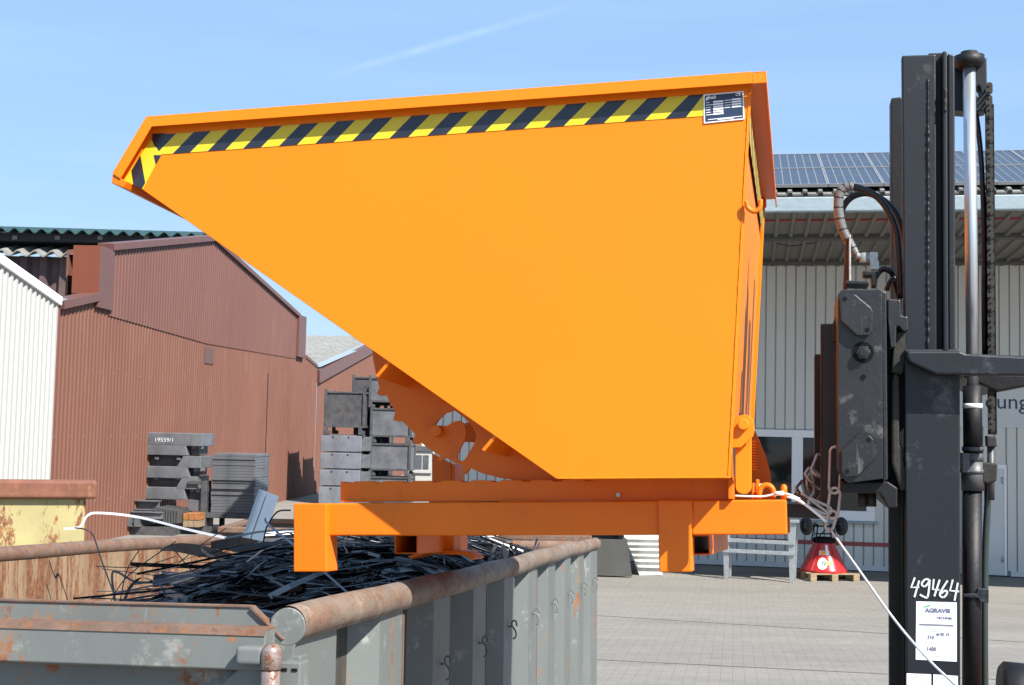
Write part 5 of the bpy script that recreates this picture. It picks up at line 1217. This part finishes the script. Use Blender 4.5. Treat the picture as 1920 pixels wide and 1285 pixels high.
# hooks right of the carriage
kprism('upper_hook', [(1664, 560), (1688, 562), (1690, 592), (1702, 594), (1704, 619), (1694, 622), (1686, 612), (1681, 612), (1680, 652), (1670, 652), (1664, 590)], .16, .24, CARR, .004)
kprism('upper_hook', [(1680, 622), (1702, 622), (1704, 640), (1699, 660), (1694, 700), (1672, 700), (1675, 650)], .20, .28, CAST, .004)
kprism('lower_hook', [(1676, 700), (1686, 705), (1687, 832), (1695, 840), (1694, 865), (1705, 895), (1706, 918), (1688, 921), (1672, 870), (1672, 720)], .20, .28, CAST, .006)
kprism('inner_carriage', [(1662, 600), (1700, 600), (1700, 950), (1684, 953), (1662, 953)], .34, .9, SLATE2, .004)
kprism('carriage_bar', [(1578, 905), (1665, 903), (1683, 915), (1683, 953), (1665, 953), (1650, 925), (1578, 925)], .18, .9, SLATE2, .004)  # shade under the carriage put into this darker steel
for x in (1617, 1634):
    mb = MB(); mb.cyl(k3(x, 925, .3), k3(x+1, 950, .3), .012, 14); mb.build('bolt', CAST, fk)
# fork shanks and blades
def fork(v0, xa, ytop, xb):
    mb = MB(K); s = kx([(xa, ytop), (xb, ytop), (xb, 900), (xb-2, 950), (xb-14, 975), (xa+2, 975), (xa-4, 968), (xa, 940)], v0)
    x0 = kx([(1478, 955)], v0)[0][0]; zt_ = kx([(1478, 944)], v0)[0][1]; zb2 = kx([(1478, 972)], v0)[0][1]
    pts = [s[0], s[1], s[2], s[3], (s[4][0], zb2), (x0-1.1, zb2+.02), (x0-1.1, zb2+.03), (s[7][0]-.02, zt_), (s[7][0], zt_+.03)]
    mb.prism(pts, v0, v0+.11); return mb.build('fork', FORK, fk, .006)
fork(.34, 1541, 607, 1576); fork(.84, 1527, 664, 1562)
kprism('fork_edge', [(1538.5, 607), (1541, 607), (1541, 940), (1538.5, 935)], .338, .34+.02, RUSTY, .001)
kprism('fork_top_wedge', [(1560, 610), (1570, 585), (1572, 640), (1560, 640)], .33, .40, FORK, .002)
# hoses and fittings
hs = [(1606, 478), (1592, 455), (1578, 425), (1572, 390), (1575, 362), (1588, 351), (1608, 352), (1640, 366), (1662, 390), (1680, 430), (1686, 480), (1690, 560)]
mb = MB(); mb.tube(spline([k3(x, y, .30) for x, y in hs], 60), px2m(6.5, 3.4), 14); mb.build('hydraulic_hose', HOSE, fk)
mb = MB(); mb.tube(spline([k3(x, y, .29) for x, y in hs[:6]]+[k3(1600, 351, .29)], 40), px2m(9.2, 3.4), 14, caps=True)
sl_ = mb.build('hose_sleeve', SLEEVE, fk)
sp_pts = spline([k3(x, y, .29) for x, y in hs[:6]]+[k3(1600, 351, .29)], 40)
for i in range(4, 40, 4):
    p = sp_pts[i]; t_ = (sp_pts[i+1]-sp_pts[i-1]).normalized(); mb = MB(); mb.tube([p-t_*.0015, p+t_*.0015+Vector((0, 0, .001))], px2m(9.5, 3.4), 14); mb.build('sleeve_joint', HOSE, sl_)
mb = MB(); mb.tube(spline([k3(x, y, .35) for x, y in ((1575, 408), (1582, 386), (1600, 368), (1628, 363), (1655, 375), (1680, 400), (1694, 440), (1700, 500), (1700, 560))], 40), px2m(6.5, 3.45), 14); mb.build('hydraulic_hose', HOSE, fk)
kprism('hose_shield', [(1586, 450), (1592, 444), (1594, 530), (1586, 545), (1581, 545)], .22, .27, RUSTY, .002)
kprism('hose_shield', [(1592, 441), (1595, 441), (1596, 527), (1592, 527)], .20, .22, ZINC, .001)
mb = MB(); mb.cyl(k3(1606, 480, .28), k3(1634, 484, .28), .009, 14); mb.cyl(k3(1638, 476, .28), k3(1641, 518, .28), .008, 14)
mb.cyl(k3(1620, 475, .28), k3(1621, 492, .28), .013, 6)
for x, y in ((1638, 482), (1640, 498)): 
    a = K.pix(x, y, .27); mb.box(a[0]-.011, a[0]+.011, .26, .29, a[1]-.012, a[1]+.012, fr=K)
mb.build('hose_fitting', ZINC, fk, .001)
kprism('valve_block', [(1618, 508), (1652, 510), (1650, 517), (1646, 517), (1644, 536), (1636, 536), (1634, 517), (1620, 517)], .25, .32, SLATE2, .002)
kprism('valve_plate', [(1586, 526), (1628, 528), (1630, 533), (1586, 532)], .18, .30, CARR, .001)
mb = MB(); mb.tube(spline([k3(1640, 520, .38), k3(1655, 505, .38), k3(1672, 512, .38), k3(1680, 535, .40), k3(1688, 560, .42)], 20), px2m(6, 3.4), 10); mb.build('hydraulic_hose', HOSE, fk)
mb = MB(); mb.tube(spline([k3(1662, 545, .36), k3(1672, 525, .36), k3(1690, 520, .38), k3(1697, 535, .40)], 16), px2m(5, 3.4), 10); mb.build('hydraulic_hose', HOSE, fk)
# number in chalk strokes
strk = [[(155, 50), (112, 165), (205, 158)], [(205, 85), (150, 275)], [(318, 75), (275, 70), (238, 110), (240, 140), (275, 150), (320, 95)], [(325, 75), (320, 150), (300, 275), (255, 268), (212, 245)],
        [(372, 68), (360, 185), (435, 190)], [(440, 75), (378, 265)], [(530, 85), (470, 180), (440, 240), (455, 270), (490, 275), (520, 240), (525, 205), (490, 205), (455, 235)], [(590, 75), (558, 200), (662, 210)], [(648, 110), (610, 315)]]
mb = MB()
z2 = lambda x, y: (1690+x/6.117, 1075+y/6.117)
for s_ in strk:
    pp = spline([k3(*z2(*p_), VM-.0115) for p_ in s_], 14) if len(s_) > 3 else [k3(*z2(*p_), VM-.0115) for p_ in s_]
    mb.ribbon(pp, px2m(3.4, 3.3), (lambda i: K.U+K.W*.4), .0012)
mb.build('chalk_number', CHALK, om)
# labels on the mast
def label(q4, parent_, lines):
    c = [Vector(K.pix(x, y, VM-.012)) for x, y in q4]     # tl, tr, br, bl
    f = lambda x, y: (lambda a: K.pt(a.x, VM-.0125, a.y))((c[3]+(c[2]-c[3])*x)*(1-y)+(c[0]+(c[1]-c[0])*x)*y)
    mb = MB(K); mb.prism([(p_.x, p_.y) for p_ in c], VM-.0118, VM-.0102); lo = mb.build('inspection_label', PAPER, parent_)
    return f, lo
f1, lo = label([(1718, 1128), (1794, 1130), (1794, 1241), (1717, 1237)], fk, None)
def bar(f, mb, x0, x1, y, h): mb.add([f(x0, y), f(x1, y), f(x1, y+h), f(x0, y+h)], [(0, 1, 2, 3)])
mb = MB(); text_into(mb, lambda x, y: f1(.22+x*1.35, .82+y*.86), 'AGRAVIS', .115, offset=.006); text_into(mb, lambda x, y: f1(.50+x*1.25, .71+y*.75), 'TECHNIK', .075, offset=.003)
text_into(mb, lambda x, y: f1(.50+x, .43+y*.8), 'ab 03. 13', .085, offset=.004); text_into(mb, lambda x, y: f1(.28+x, .365+y*.8), '310', .11, offset=.004); text_into(mb, lambda x, y: f1(.26+x*1.1, .165+y*.8), '1400', .11, offset=.004)
bar(f1, mb, .08, .92, .495, .005); bar(f1, mb, .08, .92, .072, .005)
for y, x0, x1 in ((.655, .22, .80), (.555, .20, .75), (.525, .20, .75), (.37, .52, .75), (.30, .22, .66), (.265, .22, .52), (.235, .22, .60), (.17, .55, .75), (.115, .22, .52)):
    xx = x0
    while xx < x1: l_ = random.uniform(.02, .05); bar(f1, mb, xx, min(x1, xx+l_), y, .006); xx += l_+.025
mb.build('label_print', INK, lo)
mb = MB(); bar(f1, mb, .08, .92, .593, .028); mb.build('label_bar', INKG, lo)
mb = MB(); mb.add([f1(.16, .88), f1(.20, .915), f1(.28, .94), f1(.36, .95), f1(.34, .925), f1(.26, .915), f1(.20, .89)], [(0, 1, 2, 3, 4, 5, 6)]); mb.build('label_logo', GREEN, lo)
for q4 in ([(1700, 1263), (1746, 1265), (1746, 1330), (1700, 1328)], [(1750, 1265), (1796, 1268), (1797, 1332), (1750, 1330)]):
    f2, lo = label(q4, fk, None); mb = MB(); text_into(mb, lambda x, y: f2(.36+x*1.1, .86+y*.6), 'AGRAVIS', .10); 
    for y in (.80, .74, .66, .60): 
        bar(f2, mb, .12, .88, y, .012)
    mb.build('label_print', mat('pale_print', (.45, .48, .52), .6), lo)
    mb = MB(); mb.add([f2(.30, .90), f2(.36, .925), f2(.44, .94), f2(.42, .915)], [(0, 1, 2, 3)]); mb.build('label_logo', GREEN, lo)
# lamp housing peeking in at the corner and the truck body out of frame
lh = K.pix(1890, 1290, .02)
mb = MB(); c0 = k3(1900, 1310, .02); mb.lathe(c0-FKu*.03, FKu, [(.0, 0), (.075, 0), (.086, .01), (.084, .06), (.06, .12), (.02, .15), (0, .15)], 32); mb.build('work_lamp', SLATE2, fk)
zg = gz(3)-K.O.z
mb = MB(K); b0 = bodyu+.12
mb.prism([(b0, zg+.2), (b0+1.9, zg+.2), (b0+2.0, zg+.95), (b0+1.5, zg+1.0), (b0+1.2, zg+.8), (b0+.5, zg+.8), (b0+.35, zg+.62), (b0, zg+.62)], .1, 1.1); mb.build('body', mat('truck_body', (.35, .04, .03), .4), fk, .03)
for (uu, vv) in ((b0+.25, .02), (b0+.25, 1.04), (b0+1.6, .02), (b0+1.6, 1.04)):
    mb = MB(); c0 = K.pt(uu, vv, zg+.27); mb.lathe(c0, K.V, [(0, 0), (.15, 0), (.25, .01), (.27, .04), (.27, .12), (.25, .15), (.15, .16), (0, .16)], 32); mb.build('wheel', RUB, fk)
a = K.pix(1801, 1250, VM)[0]; mb = MB(K); mb.box(a, b0+.02, .3, .95, zg+.3, zg+.5); mb.build('mast_mount', SLATE2, fk)

# ------------------------------------------------------------------ chains and cable between frame and forks
chn = thing('lashing_chain', k3(1555, 985, .3), 'galvanised long link chain looped round the near fork', 'chain')
def link(pa, pb, r, nrm, m_=ZINC, wd=.45, par=None):
    pa, pb = Vector(pa), Vector(pb); d = pb-pa; L_ = d.length; d.normalize(); s = Vector(nrm).cross(d).normalized(); hw = wd*L_/2; pts = []
    for i in range(9): an = math.pi*i/8; pts.append(pb-d*hw+s*hw*math.cos(an)+d*hw*math.sin(an))
    for i in range(9): an = math.pi+math.pi*i/8; pts.append(pa+d*hw+s*hw*math.cos(an)+d*hw*math.sin(an))
    mb = MB(); mb.tube(pts, r, 8, closed=True); return mb.build('chain_link', m_, par or chn)
view = Vector((.2, 1, 0)); sd = Vector((1, .3, .2)); rl_ = .0042
for pa, pb, nn, ww in (((1567, 838), (1564, 925), view, .22), ((1567, 915), (1560, 972), view+sd*.3, .34), ((1563, 958), (1553, 994), view, .40), ((1558, 960), (1508, 938), sd*.5+view, .30), ((1552, 968), (1500, 930), view+sd*.8, .2), ((1516, 944), (1496, 936), view, .4)):
    link(k3(*pa, .30), k3(*pb, .30), rl_, nn, wd=ww)
chn2 = thing('lashing_chain', k3(1520, 930, .5), 'thin rusty chain running up to the far fork', 'chain')
for pa, pb, nn, ww in (((1545, 855), (1531, 892), view, .25), ((1533, 888), (1522, 906), view, .4), ((1524, 902), (1514, 918), sd, .4), ((1517, 912), (1504, 930), view, .35), ((1508, 924), (1494, 934), sd, .4)):
    link(k3(*pa, .6), k3(*pb, .45), .0036, nn, RUSTY if ww < .4 and pa[0] < 1540 else ZINC, ww, chn2)
mb = MB(); mb.tube(spline([d3(1378, 930, .21), d3(1430, 931, .21), d3(1460, 925, .21), d3(1478, 927, .22), d3(1500, 936, .25)], 30), .0026, 8); mb.tube(spline([d3(1470, 929, .22), d3(1500, 940, .24), d3(1530, 962, .26), d3(1548, 978, .28)], 20), .0038, 8)
mb.tube([d3(1452, 926, .21), d3(1470, 925, .21)], .006, 10)
tag(mb.build('white_rope', WHITEP), 'pale rope tied along the end of the orange base frame', 'rope')
mb = MB(); mb.ribbon([k3(1488, 928, .28), k3(1500, 934, .28), k3(1512, 941, .28)], .018, K.W+K.V*.3, .006); tag(mb.build('tension_lock', RUSTY, bevel=.002), 'rusty brown chain hook between rope and chain', 'hook')
mb = MB(); mb.tube(spline([k3(1556, 992, .28), k3(1610, 1068, .18), k3(1680, 1166, .08), k3(1745, 1241, .0), k3(1800, 1292, -.06), k3(1900, 1385, -.2)], 30), .0032, 8); tag(mb.build('steel_cable', mat('bright_cable', (.62, .66, .68), .35, .4, var=.15, vscale=60)), 'bright thin cable running diagonally down across the mast', 'cable')
